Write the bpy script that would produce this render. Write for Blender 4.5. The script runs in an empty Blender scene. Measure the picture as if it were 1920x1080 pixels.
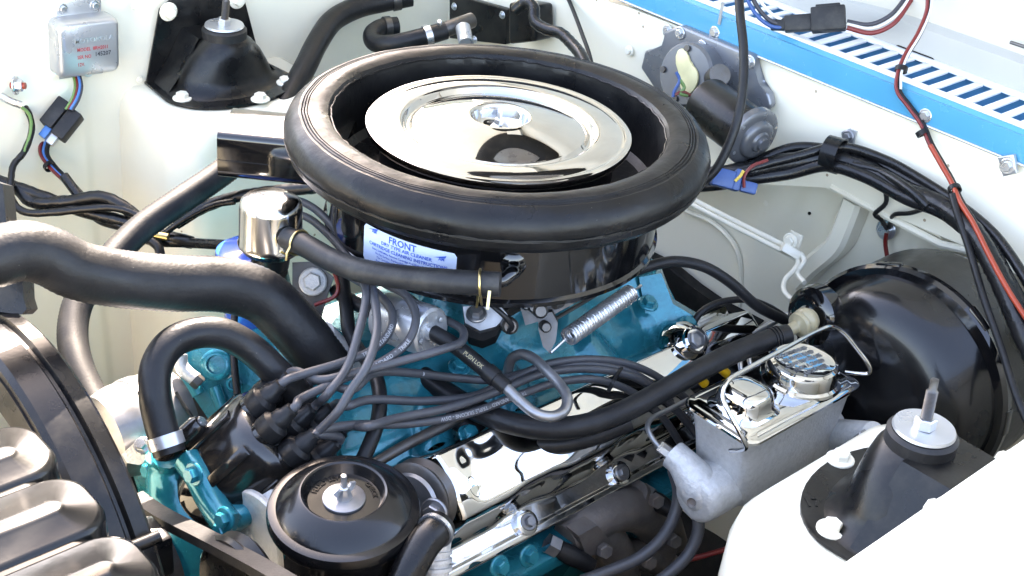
import bpy, bmesh, math, random
from math import sin, cos, pi, radians
from mathutils import Vector, Matrix
random.seed(7)
SC = bpy.context.scene
COL = SC.collection

# ------------------------------------------------------------------ camera
AZ, PT, RL = radians(45.5), radians(30.3), radians(5.6)      # azimuth from the car's rear axis, pitch down, roll
FPX, D0, U0, V0 = 2487.0, 1.438, 936.0, 237.0
VW = Vector((cos(AZ)*cos(PT), sin(AZ)*cos(PT), -sin(PT)))
_r = Vector((sin(AZ), -cos(AZ), 0)); _u = _r.cross(VW)
RT = _r*cos(RL) + _u*sin(RL); UP = _u*cos(RL) - _r*sin(RL)
CAM = -(VW*D0 + RT*((U0-960)*D0/FPX) - UP*((V0-540)*D0/FPX))
cd = bpy.data.cameras.new('camera'); cam = bpy.data.objects.new('camera', cd); COL.objects.link(cam)
cd.sensor_width = 36; cd.lens = FPX/1920*36; cd.clip_start = .02; cd.clip_end = 500
M3 = Matrix((RT, UP, -VW)).transposed()
cam.matrix_world = Matrix.Translation(CAM) @ M3.to_4x4()
SC.camera = cam

# ------------------------------------------------------------------ light
SUN_DIR = Vector((.42, .60, .68)).normalized()               # towards the sun: behind the passenger side
w = bpy.data.worlds.new('World'); SC.world = w; w.use_nodes = True
nt = w.node_tree; bg = nt.nodes['Background']
sky = nt.nodes.new('ShaderNodeTexSky'); sky.sky_type = 'NISHITA'; sky.sun_disc = False
sky.sun_elevation = math.asin(SUN_DIR.z); sky.sun_rotation = math.atan2(SUN_DIR.x, SUN_DIR.y)
sky.air_density = 1.0; sky.dust_density = 2.0
nt.links.new(sky.outputs[0], bg.inputs[0]); bg.inputs[1].default_value = .15
sl = bpy.data.lights.new('sun', 'SUN'); sl.energy = 4.6; sl.angle = radians(.6); sl.color = (1, .975, .94)
so = bpy.data.objects.new('sun', sl); COL.objects.link(so)
so.rotation_euler = (-SUN_DIR).to_track_quat('-Z', 'Y').to_euler()
SC.render.engine = 'CYCLES'; SC.cycles.max_bounces = 7; SC.cycles.glossy_bounces = 5; SC.cycles.diffuse_bounces = 3; SC.cycles.transmission_bounces = 3
SC.view_settings.use_white_balance = True; SC.view_settings.white_balance_temperature = 7900; SC.view_settings.white_balance_tint = 17
SC.view_settings.view_transform = 'Standard'; SC.view_settings.look = 'None'
SC.view_settings.exposure = 3.6; SC.view_settings.gamma = 1; SC.view_settings.use_curve_mapping = False

# ------------------------------------------------------------------ helpers
def at(u, v, d=None, x=None, y=None, z=None):
    """point of the engine bay seen at photo pixel (u, v), at axial depth d or on a plane x, y or z"""
    D = VW + RT*((u-960)/FPX) - UP*((v-540)/FPX)
    if d is None:
        if x is not None: d = (x-CAM.x)/D.x
        elif y is not None: d = (y-CAM.y)/D.y
        else: d = (z-CAM.z)/D.z
    return CAM + D*d
def depth(p): return (Vector(p)-CAM).dot(VW)
def px(n, d): return n*d/FPX                                  # n photo pixels at depth d, in metres

def frame(o, zd, xh=None):
    z = Vector(zd).normalized(); xh = Vector(xh) if xh is not None else Vector((1, 0, 0))
    if abs(z.dot(xh.normalized())) > .97: xh = Vector((0, 1, 0))
    x = (xh - z*xh.dot(z)).normalized(); y = z.cross(x)
    m = Matrix((x, y, z)).transposed().to_4x4(); m.translation = Vector(o); return m

def smooth(pts, n=8):
    P = [Vector(p) for p in pts]
    if len(P) < 3: return P
    out = []
    for i in range(len(P)-1):
        p0 = P[i-1] if i else P[0]*2-P[1]; p1, p2 = P[i], P[i+1]
        p3 = P[i+2] if i+2 < len(P) else P[-1]*2-P[-2]
        t0 = 0; t1 = t0+max((p1-p0).length, 1e-6)**.5; t2 = t1+max((p2-p1).length, 1e-6)**.5; t3 = t2+max((p3-p2).length, 1e-6)**.5
        for k in range(n):
            t = t1+(t2-t1)*k/n
            A1 = p0*((t1-t)/(t1-t0))+p1*((t-t0)/(t1-t0)); A2 = p1*((t2-t)/(t2-t1))+p2*((t-t1)/(t2-t1)); A3 = p2*((t3-t)/(t3-t2))+p3*((t-t2)/(t3-t2))
            B1 = A1*((t2-t)/(t2-t0))+A2*((t-t0)/(t2-t0)); B2 = A2*((t3-t)/(t3-t1))+A3*((t-t1)/(t3-t1))
            out.append(B1*((t2-t)/(t2-t1))+B2*((t-t1)/(t2-t1)))
    out.append(P[-1]); return out
def resample(P, step):
    L = [0]
    for a, b in zip(P, P[1:]): L.append(L[-1]+(b-a).length)
    n = max(2, int(L[-1]/step)); out = []; j = 0
    for i in range(n+1):
        s = L[-1]*i/n
        while j < len(P)-2 and L[j+1] < s: j += 1
        t = (s-L[j])/max(L[j+1]-L[j], 1e-9); out.append(P[j].lerp(P[j+1], t))
    return out
def frames(P):
    T = []
    for i in range(len(P)):
        T.append((P[min(i+1, len(P)-1)]-P[max(i-1, 0)]).normalized())
    n = T[0].orthogonal().normalized(); N = [n]
    for i in range(1, len(P)):
        q = T[i-1].rotation_difference(T[i]); n = q @ n; n = (n-T[i]*n.dot(T[i])).normalized(); N.append(n)
    return T, N, [t.cross(n) for t, n in zip(T, N)]

class MB:
    def __init__(s): s.v = []; s.f = []
    def add(s, vs, fs):
        o = len(s.v); s.v += [Vector(x) for x in vs]; s.f += [[i+o for i in f] for f in fs]; return s
    def tube(s, P, r, n=14, cap=True, closed=False):
        P = [Vector(p) for p in P]; T, N, B = frames(P); m = len(P)
        R = r if isinstance(r, (list, tuple)) else [r]*m
        vs = [P[i]+(N[i]*cos(2*pi*k/n)+B[i]*sin(2*pi*k/n))*R[i] for i in range(m) for k in range(n)]
        fs = [[i*n+k, i*n+(k+1) % n, (i+1)*n+(k+1) % n, (i+1)*n+k] for i in range(m-1) for k in range(n)]
        if closed: fs += [[(m-1)*n+k, (m-1)*n+(k+1) % n, (k+1) % n, k] for k in range(n)]
        elif cap: fs += [list(range(n))[::-1], [(m-1)*n+k for k in range(n)]]
        return s.add(vs, fs)
    def strip(s, P, wdir, w, t):
        """flat band of width w (along wdir) and thickness t swept along P"""
        P = [Vector(p) for p in P]; vs = []; m = len(P)
        for i in range(m):
            T = (P[min(i+1, m-1)]-P[max(i-1, 0)]).normalized(); W = Vector(wdir); W = (W-T*W.dot(T)).normalized(); N = T.cross(W)
            vs += [P[i]+W*w/2+N*t/2, P[i]-W*w/2+N*t/2, P[i]-W*w/2-N*t/2, P[i]+W*w/2-N*t/2]
        fs = [[i*4+k, i*4+(k+1) % 4, i*4+4+(k+1) % 4, i*4+4+k] for i in range(m-1) for k in range(4)]
        return s.add(vs, fs+[[3, 2, 1, 0], [(m-1)*4+k for k in range(4)]])
    def sweep(s, P, wdir, prof, closed=True):
        """profile [(w,n)] swept along P, w along wdir and n along T x W"""
        P = [Vector(p) for p in P]; vs = []; m = len(P); k = len(prof)
        for i in range(m):
            T = (P[min(i+1, m-1)]-P[max(i-1, 0)]).normalized(); W = Vector(wdir); W = (W-T*W.dot(T)).normalized(); N = T.cross(W)
            vs += [P[i]+W*a+N*b for a, b in prof]
        kk = k if closed else k-1
        fs = [[i*k+j, i*k+(j+1) % k, (i+1)*k+(j+1) % k, (i+1)*k+j] for i in range(m-1) for j in range(kk)]
        if closed: fs += [list(range(k))[::-1], [(m-1)*k+j for j in range(k)]]
        return s.add(vs, fs)
    def lathe(s, prof, M=None, n=48, a0=0, a1=2*pi):
        M = M or Matrix(); full = abs(a1-a0-2*pi) < 1e-6; nn = n if full else n+1; vs = []
        for r, h in prof:
            for k in range(nn):
                a = a0+(a1-a0)*k/n; vs.append(M @ Vector((r*cos(a), r*sin(a), h)))
        fs = []
        for i in range(len(prof)-1):
            for k in range(n):
                k2 = (k+1) % nn; fs.append([i*nn+k, i*nn+k2, (i+1)*nn+k2, (i+1)*nn+k])
        return s.add(vs, fs)
    def prism(s, poly, h0, h1, M=None, bev=0, seg=2):
        M = M or Matrix(); bm = bmesh.new()
        b = [bm.verts.new((x, y, h0)) for x, y in poly]; t = [bm.verts.new((x, y, h1)) for x, y in poly]; n = len(poly)
        bm.faces.new(b[::-1]); bm.faces.new(t)
        for i in range(n): bm.faces.new((b[i], b[(i+1) % n], t[(i+1) % n], t[i]))
        if bev: bmesh.ops.bevel(bm, geom=bm.edges[:], offset=bev, segments=seg, profile=.5, affect='EDGES', clamp_overlap=True)
        return s.bm(bm, M)
    def box(s, c, sz, M=None, bev=0, seg=2, taper=None):
        M = M or Matrix(); x, y, z = [q/2 for q in sz]; c = Vector(c); tp = taper or (1, 1); bm = bmesh.new()
        vs = [bm.verts.new(c+Vector((a*x*(tp[0] if k > 0 else 1), b*y*(tp[1] if k > 0 else 1), k*z))) for k in (-1, 1) for a, b in ((-1, -1), (1, -1), (1, 1), (-1, 1))]
        for f in ((3, 2, 1, 0), (4, 5, 6, 7), (0, 1, 5, 4), (1, 2, 6, 5), (2, 3, 7, 6), (3, 0, 4, 7)): bm.faces.new([vs[i] for i in f])
        if bev: bmesh.ops.bevel(bm, geom=bm.edges[:], offset=bev, segments=seg, profile=.5, affect='EDGES', clamp_overlap=True)
        return s.bm(bm, M)
    def bm(s, bm, M):
        bm.verts.index_update(); s.add([M @ v.co for v in bm.verts], [[v.index for v in f.verts] for f in bm.faces]); bm.free(); return s
    def quad(s, a, b, c, d, nu=1, nv=1, fn=None):
        a, b, c, d = map(Vector, (a, b, c, d)); vs = []
        for j in range(nv+1):
            for i in range(nu+1):
                p = a.lerp(b, i/nu).lerp(d.lerp(c, i/nu), j/nv); vs.append(fn(p, i/nu, j/nv) if fn else p)
        k = nu+1
        return s.add(vs, [[j*k+i, j*k+i+1, (j+1)*k+i+1, (j+1)*k+i] for j in range(nv) for i in range(nu)])

def mesh_of(mb, name, origin, ang=38):
    me = bpy.data.meshes.new(name); o = Vector(origin)
    me.from_pydata([v-o for v in mb.v], [], mb.f); me.validate()
    b = bmesh.new(); b.from_mesh(me); bmesh.ops.remove_doubles(b, verts=b.verts, dist=1e-6)
    bmesh.ops.recalc_face_normals(b, faces=b.faces); b.to_mesh(me); b.free()
    for p in me.polygons: p.use_smooth = True
    me.set_sharp_from_angle(angle=radians(ang)); return me
def thing(name, label, cat, loc, group=None):
    o = bpy.data.objects.new(name, None); o.empty_display_size = .02; COL.objects.link(o); o.location = loc
    o['label'] = label; o['category'] = cat
    if group: o['group'] = group
    return o
def wloc(o):
    p = Vector(o.location)
    while o.parent: o = o.parent; p += Vector(o.location)
    return p
def part(name, mb, mat, parent, ang=38, label=None):
    """mesh part; vertices are given in world coordinates"""
    me = mesh_of(mb, name, wloc(parent), ang); me.materials.append(MT[mat] if isinstance(mat, str) else mat)
    o = bpy.data.objects.new(name, me); COL.objects.link(o); o.parent = parent
    if label: o['label'] = label
    return o
def solo(name, mb, mat, label, cat, loc, group=None, kind=None, ang=38):
    me = mesh_of(mb, name, loc, ang); me.materials.append(MT[mat])
    o = bpy.data.objects.new(name, me); COL.objects.link(o); o.location = loc
    if kind: o['kind'] = kind
    if label: o['label'] = label
    if cat: o['category'] = cat
    if group: o['group'] = group
    return o
def hexbolt(parent, p, n, r=.007, h=.006, mat='zinc', name='bolt', washer=True, spin=0.3):
    M = frame(p, n) @ Matrix.Rotation(spin, 4, 'Z'); mb = MB()
    if washer: mb.lathe([(0, 0), (r*1.55, 0), (r*1.55, h*.18), (r*1.4, h*.3), (0, h*.3)], M, 20)
    mb.lathe([(r, h*.25), (r, h*.85), (r*.86, h), (0, h)], M, 6)
    return part(name, mb, mat, parent, 30)
def text_mesh(s, size, align='CENTER', sx=1.0):
    c = bpy.data.curves.new('t', 'FONT'); c.body = s; c.size = size; c.align_x = align; c.align_y = 'CENTER'; c.resolution_u = 2; c.offset = size*.018
    o = bpy.data.objects.new('t', c); COL.objects.link(o); bpy.context.view_layer.update()
    me = bpy.data.meshes.new_from_object(o.evaluated_get(bpy.context.evaluated_depsgraph_get()))
    vs = [(v.co.x*sx, v.co.y) for v in me.vertices]; fs = [list(p.vertices) for p in me.polygons]
    bpy.data.objects.remove(o); bpy.data.curves.remove(c); bpy.data.meshes.remove(me); return vs, fs
def lettering(parent, s, size, fn, mat, align='CENTER', sx=1.0, name='lettering', thick=0):
    vs, fs = text_mesh(s, size, align, sx); mb = MB(); mb.add([fn(x, y, 0) for x, y in vs], fs)
    if thick:
        mb.add([fn(x, y, thick) for x, y in vs], fs); n = len(vs); cnt = {}
        for f in fs:
            for a, b in zip(f, f[1:]+f[:1]): cnt[(a, b)] = 1
        mb.f += [[a, b, b+n, a+n] for (a, b) in cnt if (b, a) not in cnt]
    return part(name, mb, mat, parent, 30)
def onplane(M): return lambda x, y, h: M @ Vector((x, y, h))
def onpath(P, r, s0, cdir, flip=1):
    """letters laid along hose path P from arc length s0 on the side that faces cdir"""
    L = [0]
    for a, b in zip(P, P[1:]): L.append(L[-1]+(b-a).length)
    def fn(x, y, h):
        s = s0+x*flip; j = 0
        while j < len(P)-2 and L[j+1] < s: j += 1
        t = (s-L[j])/max(L[j+1]-L[j], 1e-9); p = P[j].lerp(P[j+1], t); T = (P[j+1]-P[j]).normalized()
        N = (cdir-T*cdir.dot(T)).normalized(); B = N.cross(T)*flip; a = y/r
        return p+(N*cos(a)+B*sin(a))*(r+.0004+h)
    return fn

# ------------------------------------------------------------------ materials
MT = {}
def mat(name, base, rough=.5, metal=0, bump=0, bscale=200, var=0, vscale=12, coat=0, dirt=None, dirt_amt=.5, dscale=9, rvar=0, spec=.5, trans=0, sub=0):
    m = bpy.data.materials.new(name); m.use_nodes = True; MT[name] = m; t = m.node_tree; b = t.nodes['Principled BSDF']
    b.inputs['Base Color'].default_value = (*base, 1); b.inputs['Roughness'].default_value = rough; b.inputs['Metallic'].default_value = metal
    b.inputs['Coat Weight'].default_value = coat; b.inputs['Coat Roughness'].default_value = .06; b.inputs['Specular IOR Level'].default_value = spec
    b.inputs['Transmission Weight'].default_value = trans
    tc = t.nodes.new('ShaderNodeTexCoord'); col = None
    if var:
        n = t.nodes.new('ShaderNodeTexNoise'); n.inputs['Scale'].default_value = vscale; n.inputs['Detail'].default_value = 6
        t.links.new(tc.outputs['Object'], n.inputs['Vector'])
        mr = t.nodes.new('ShaderNodeMapRange'); mr.inputs[1].default_value = .3; mr.inputs[2].default_value = .7; mr.inputs[3].default_value = 1-var; mr.inputs[4].default_value = 1+var
        t.links.new(n.outputs['Fac'], mr.inputs[0])
        mx = t.nodes.new('ShaderNodeMix'); mx.data_type = 'RGBA'; mx.blend_type = 'MULTIPLY'; mx.inputs[0].default_value = 1
        mx.inputs[6].default_value = (*base, 1); t.links.new(mr.outputs[0], mx.inputs[7]); col = mx.outputs[2]
    if dirt:
        n = t.nodes.new('ShaderNodeTexNoise'); n.inputs['Scale'].default_value = dscale; n.inputs['Detail'].default_value = 10; n.inputs['Roughness'].default_value = .7
        t.links.new(tc.outputs['Object'], n.inputs['Vector'])
        mr = t.nodes.new('ShaderNodeMapRange'); mr.inputs[1].default_value = .48; mr.inputs[2].default_value = .80; mr.inputs[4].default_value = dirt_amt
        t.links.new(n.outputs['Fac'], mr.inputs[0])
        mx = t.nodes.new('ShaderNodeMix'); mx.data_type = 'RGBA'; t.links.new(mr.outputs[0], mx.inputs[0])
        if col: t.links.new(col, mx.inputs[6])
        else: mx.inputs[6].default_value = (*base, 1)
        mx.inputs[7].default_value = (*dirt, 1); col = mx.outputs[2]
    if col: t.links.new(col, b.inputs['Base Color'])
    if rvar:
        n = t.nodes.new('ShaderNodeTexNoise'); n.inputs['Scale'].default_value = 25; n.inputs['Detail'].default_value = 5
        t.links.new(tc.outputs['Object'], n.inputs['Vector'])
        mr = t.nodes.new('ShaderNodeMapRange'); mr.inputs[1].default_value = .3; mr.inputs[2].default_value = .7
        mr.inputs[3].default_value = max(0, rough-rvar); mr.inputs[4].default_value = rough+rvar
        t.links.new(n.outputs['Fac'], mr.inputs[0]); t.links.new(mr.outputs[0], b.inputs['Roughness'])
    if bump:
        n = t.nodes.new('ShaderNodeTexNoise'); n.inputs['Scale'].default_value = bscale; n.inputs['Detail'].default_value = 4
        t.links.new(tc.outputs['Object'], n.inputs['Vector'])
        bp = t.nodes.new('ShaderNodeBump'); bp.inputs['Strength'].default_value = bump; bp.inputs['Distance'].default_value = .001
        t.links.new(n.outputs['Fac'], bp.inputs['Height']); t.links.new(bp.outputs[0], b.inputs['Normal'])
    return m
mat('cream_paint', (.81, .755, .61), .22, coat=.4, var=.03, vscale=5, dirt=(.60, .52, .36), dirt_amt=.22, dscale=5, rvar=.05, bump=.08, bscale=40)
def speckle(name, col, scale, thr, amt):
    m = MT[name]; t = m.node_tree; b = t.nodes['Principled BSDF']; l = b.inputs['Base Color'].links[0]; src = l.from_socket
    tc = t.nodes.new('ShaderNodeTexCoord'); v = t.nodes.new('ShaderNodeTexVoronoi'); v.inputs['Scale'].default_value = scale
    t.links.new(tc.outputs['Object'], v.inputs['Vector'])
    sp = t.nodes.new('ShaderNodeSeparateColor'); t.links.new(v.outputs['Color'], sp.inputs[0])
    ga = t.nodes.new('ShaderNodeMath'); ga.operation = 'GREATER_THAN'; ga.inputs[1].default_value = 1-amt; t.links.new(sp.outputs[0], ga.inputs[0])
    ls = t.nodes.new('ShaderNodeMath'); ls.operation = 'LESS_THAN'; ls.inputs[1].default_value = thr; t.links.new(v.outputs['Distance'], ls.inputs[0])
    mu = t.nodes.new('ShaderNodeMath'); mu.operation = 'MULTIPLY'; t.links.new(ga.outputs[0], mu.inputs[0]); t.links.new(ls.outputs[0], mu.inputs[1])
    m2 = t.nodes.new('ShaderNodeMath'); m2.operation = 'MULTIPLY'; m2.inputs[1].default_value = .75; t.links.new(mu.outputs[0], m2.inputs[0])
    mx = t.nodes.new('ShaderNodeMix'); mx.data_type = 'RGBA'; t.links.new(m2.outputs[0], mx.inputs[0]); t.links.new(src, mx.inputs[6]); mx.inputs[7].default_value = (*col, 1)
    t.links.new(mx.outputs[2], b.inputs['Base Color'])
speckle('cream_paint', (.22, .13, .06), 55, .11, .035)
mat('cream_trim', (.81, .76, .63), .28, coat=.3, var=.03)
mat('blue_paint', (.045, .26, .42), .25, coat=.4, var=.05, rvar=.05)
mat('white_paint', (.82, .84, .86), .3, coat=.3)
mat('rubber', (.010, .010, .0108), .40, bump=.35, bscale=260, var=.3, vscale=30, rvar=.12, spec=.26, dirt=(.028, .027, .025), dirt_amt=.5, dscale=38)
mat('soft_rubber', (.006, .006, .0064), .36, bump=.4, bscale=140, var=.35, vscale=18, rvar=.14, spec=.24, dirt=(.020, .0195, .018), dirt_amt=.45, dscale=24)
mat('dull_rubber', (.015, .015, .016), .5, spec=.3, bump=.2, bscale=400, var=.2, vscale=40, dirt=(.13, .12, .10), dirt_amt=.3, dscale=30)
mat('wire_grey', (.046, .047, .052), .45, bump=.15, bscale=300, var=.12, vscale=50, rvar=.08)
mat('gloss_black', (.004, .004, .0045), .08, coat=.5, bump=.06, bscale=60, rvar=.04)
mat('satin_black', (.005, .005, .0054), .30, spec=.3, bump=.12, bscale=250, var=.2, rvar=.08, dirt=(.06, .055, .045), dirt_amt=.4, dscale=25)
mat('tape_black', (.006, .006, .0065), .28, spec=.35, bump=.6, bscale=140, rvar=.1)
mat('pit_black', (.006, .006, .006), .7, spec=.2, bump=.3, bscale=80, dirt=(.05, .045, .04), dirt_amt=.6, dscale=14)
mat('chrome', (.56, .56, .555), .035, 1, rvar=.03, bump=.02, bscale=24, dirt=(.42, .41, .39), dirt_amt=.5, dscale=30)
mat('zinc', (.55, .56, .57), .28, .85, var=.1, vscale=60, rvar=.1)
mat('steel', (.26, .26, .265), .40, .8, var=.15, vscale=70, rvar=.1, bump=.1, bscale=300)
mat('dark_steel', (.10, .095, .09), .42, .8, var=.25, vscale=40, rvar=.12, bump=.25, bscale=150, dirt=(.10, .06, .03), dirt_amt=.6, dscale=30)
mat('brass', (.60, .47, .22), .3, 1, var=.15, vscale=40)
mat('cast_alloy', (.50, .50, .49), .38, .3, var=.07, vscale=160, bump=.9, bscale=380, dirt=(.16, .145, .13), dirt_amt=.35, dscale=140, rvar=.1)
mat('pressed_alloy', (.46, .47, .48), .3, .65, var=.06, vscale=20, rvar=.08)
mat('cast_iron', (.14, .125, .115), .6, .3, var=.3, vscale=30, bump=.7, bscale=160, dirt=(.16, .09, .05), dirt_amt=.4, dscale=22)
mat('teal_paint', (.0, .185, .24), .24, .3, var=.22, vscale=25, bump=.45, bscale=170, coat=.4, rvar=.1, spec=.35, dirt=(.004, .045, .055), dirt_amt=.7, dscale=26)
mat('grey_paint', (.13, .135, .145), .32, .5, var=.1, vscale=20, rvar=.08)
mat('grey_plate', (.22, .23, .25), .30, .6, var=.08, vscale=15, rvar=.08)
mat('sticker', (.50, .60, .80), .35, var=.03)
mat('ink_blue', (.02, .09, .50), .4)
mat('ink_red', (.45, .03, .04), .5)
mat('ink_dark', (.03, .03, .04), .5)
mat('ink_white', (.28, .28, .29), .5)
mat('ink_yellow', (.26, .22, .12), .5)
mat('cable_red', (.15, .012, .010), .35, var=.1)
mat('cable_orange', (.30, .035, .012), .35, var=.1)
mat('cable_blue', (.04, .16, .42), .35)
mat('cable_white', (.6, .6, .58), .4)
mat('cable_green', (.12, .22, .06), .4)
mat('cable_yellow', (.60, .42, .06), .4)
mat('oil_blue', (.01, .08, .40), .22, coat=.4)
mat('plug_blue', (.02, .07, .22), .4)
mat('hose_yellow', (.72, .38, .01), .35)
mat('wax_cream', (.62, .55, .30), .45, var=.15, vscale=40, bump=.3, bscale=80)
mat('nylon', (.34, .29, .18), .3, var=.08, coat=.2)
mat('brown_cap', (.008, .007, .0065), .2, coat=.3, bump=.1, bscale=200, dirt=(.05, .04, .03), dirt_amt=.3, dscale=60)
mat('tank_black', (.007, .007, .0067), .20, .0, var=.2, vscale=15, bump=.12, bscale=90, rvar=.06, spec=.32)
mat('booster_black', (.0045, .0045, .005), .24, spec=.35, coat=.2, bump=.1, bscale=60, rvar=.06)
mat('polished', (.62, .62, .61), .16, 1, rvar=.06)
mat('duct_blue', (.06, .25, .42), .5)
mat('lip_shade_grey', (.36, .36, .34), .35)  # shade on the hood's rear lip, put into its colour
speckle('soft_rubber', (.10, .095, .085), 300, .16, .02); speckle('rubber', (.09, .085, .075), 260, .14, .02)
mat('hood_cream', (.66, .635, .565), .25, coat=.3, var=.03)
mat('asphalt', (.06, .06, .06), .9, bump=.6, bscale=300, var=.2, vscale=3)

# ------------------------------------------------------------------ setting: body panels of the engine bay
g = MB().quad((-60, -60, -1.0), (60, -60, -1.0), (60, 60, -1.0), (-60, 60, -1.0))
gr = solo('ground', g, 'asphalt', None, None, (0, 0, -1.0), kind='structure')

YW = .62                                                       # passenger side inner fender
inner = thing('inner_fender', 'cream painted inner fender wall carrying the silver regulator box', 'car panel', (-.2, YW, -.3))
def wall_fn(p, u, v):
    x, z = p.x, p.z
    q = Vector(p)
    q.y += .012*math.exp(-((x+.27)**2+(z+.33)**2)/.006)        # pressed dimples
    q.y += .010*math.exp(-((x+.10)**2+(z+.02)**2)/.004)
    q.y -= .03*max(0, (-.45-z))*1.2                            # leans in towards the bottom
    q.y += .004*math.tanh((x+.185)*300)                        # a lap joint between two sheets
    return q
part('panel', MB().quad((-.80, YW, -.85), (.47, YW, -.85), (.47, YW, .10), (-.80, YW, .10), 160, 110, wall_fn), 'cream_paint', inner)
part('top_flange', MB().box((-.16, YW+.09, .105), (1.3, .2, .012), bev=.004), 'cream_paint', inner)
for (u, v) in ((252, 12), (262, 150), (270, 390)):
    p = at(u, v, y=YW-.001); part('spot_weld', MB().lathe([(0, .0012), (.004, .001), (.005, 0)], frame(p, (0, -1, 0)), 12), 'cream_paint', inner)

# firewall: upper sheet with a folded lower edge, recessed toe board below
fire = thing('firewall', 'cream painted firewall sheet with a folded ridge behind the engine', 'car panel', (.45, 0, -.3))
XF = .45
def px_poly(pts, **k): return [at(u, v, **k) for u, v in pts]
def sheet_x(pts, x, t):
    """polygon given in photo pixels on the plane x, extruded rearwards by t"""
    P = px_poly(pts, x=x); M = Matrix(((0, 0, 1, 0), (-1, 0, 0, 0), (0, -1, 0, 0), (0, 0, 0, 1)))
    poly = [(-p.y, -p.z) for p in P]; return poly, M
poly, MX = sheet_x([(745, -70), (960, -45), (1180, 14), (1560, 160), (1920, 302), (2060, 360), (2060, 640), (1930, 520), (1850, 470), (1760, 450), (1645, 392), (1548, 343), (1420, 345), (1300, 352), (900, 300), (745, 300)], XF, .03)
part('upper_sheet', MB().prism(poly, XF, XF+.035, MX, bev=.006, seg=3), 'cream_paint', fire)
def toe_fn(p, u, v):
    q = Vector(p); q.x -= .006*math.exp(-((p.y+.02)**2)/.0006); q.x -= .02*max(0, -p.z-.35); q.x += .0014*sin(p.y*150+p.z*40)*math.exp(-((p.z+.17)/.07)**2); return q
part('toe_board', MB().quad((.50, .72, -.9), (.50, -.75, -.9), (.50, -.75, -.03), (.50, .72, -.03), 240, 60, toe_fn), 'cream_paint', fire)
# folded stiffening channel beside the brake booster
P = [at(u, v, x=.485) for u, v in ((1610, 372), (1592, 420), (1575, 455), (1530, 495), (1500, 525))]
part('channel', MB().sweep(smooth(P, 6), (1, 0, 0), [(-.014, -.014), (-.02, -.009), (-.02, .009), (-.014, .014), (.012, .014), (.012, -.014)]), 'cream_paint', fire)
P = [at(u, v, x=.494) for u, v in ((1285, 395), (1340, 420), (1380, 465), (1390, 520), (1385, 590))]
part('bead', MB().tube(smooth(P, 6), .004, 8), 'cream_paint', fire)
part('edge_bead', MB().tube([at(u, v, x=.452) for u, v in ((1560, 350), (1650, 398), (1765, 458), (1860, 480))], .005, 8), 'cream_paint', fire)
for (u, v, r) in ((1417, 506, .0032), (1520, 497, .002), (1278, 508, .004), (1518, 400, .002)):
    p = at(u, v, x=.499); part('hole', MB().lathe([(0, -.0006), (r, -.0006), (r*1.2, .001)], frame(p, (-1, 0, 0)), 16), 'pit_black', fire)
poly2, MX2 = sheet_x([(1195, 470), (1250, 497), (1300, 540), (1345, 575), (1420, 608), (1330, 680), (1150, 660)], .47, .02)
part('tunnel_dark_patch', MB().prism(poly2, .47, .49, MX2, bev=.003), 'pit_black', fire)  # flat black plate standing for the darkness of the tunnel opening
for (u, v) in ((1540, 470), (1440, 380), (880, 118), (1180, 95)):
    hexbolt(fire, at(u, v, x=.499 if v > 300 else XF-.004), (-1, 0, 0), .005, .005, 'cream_trim')

# cowl: blue face, white grille with cut slots
cowl = thing('cowl', 'cowl with blue painted front face and white slotted grille top', 'car panel', (.47, -.1, .0))
ZB = at(1550, 157, x=.447).z
face = MB()
yb = [at(u, v, x=.447) for u, v in ((1180, 11), (1920, 299))]
za = at(1425, 65, x=.452).z; YA, YB_ = .62, -.78
zl = yb[0].z*.5+yb[1].z*.5; ztop = zl+.034
prof = [(.444, zl-.001), (.444, zl+.012), (.446, zl+.030), (.451, ztop-.004), (.455, ztop), (.462, ztop-.002), (.462, zl-.001)]
face.add([(x, YA, z) for x, z in prof]+[(x, YB_, z) for x, z in prof], [[i, (i+1) % 7, 7+(i+1) % 7, 7+i] for i in range(7)]+[list(range(7)), list(range(13, 6, -1))])
part('blue_face', face, 'blue_paint', cowl)
part('chrome_edge', MB().tube([Vector((.4425, YA, zl)), Vector((.4425, YB_, zl))], .0016, 8), 'pressed_alloy', cowl)
# grille: bars between slots, each bar a part
x0, x1 = .458, .540; zt = ztop+.001
part('front_rail', MB().box(((x0+x0+.010)/2, (YA+YB_)/2, zt), (.010, YA-YB_, .004), bev=.001), 'white_paint', cowl)
part('rear_rail', MB().box((x1+.006, (YA+YB_)/2, zt), (.016, YA-YB_, .004), bev=.001), 'white_paint', cowl)
part('slot_floor', MB().box((.508, (YA+YB_)/2, zt-.034), (.10, YA-YB_, .004)), 'duct_blue', cowl)
part('plenum_wall', MB().box((.553, (YA+YB_)/2, zt-.018), (.004, YA-YB_, .034)), 'duct_blue', cowl)
y = -.62
bar_me = None
while y < .30:
    if bar_me is None:
        b = part('bar', MB().box((.501, y, zt), (.068, .0095, .004), bev=.001), 'white_paint', cowl); bar_me = b; y0 = y
    else:
        b = bar_me.copy(); COL.objects.link(b); b.location = Vector(bar_me.location)+Vector((0, y-y0, 0))
    y += .024
for (u, v) in ((1340, 61), (1735, 217), (1252, 58)):
    hexbolt(cowl, at(u, v, x=.4445), (-1, 0, .1), .0055, .005, 'zinc')
p = at(1352, 25, x=.444); part('clip', MB().box(p, (.002, .004, .03)), 'pressed_alloy', cowl)

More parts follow.
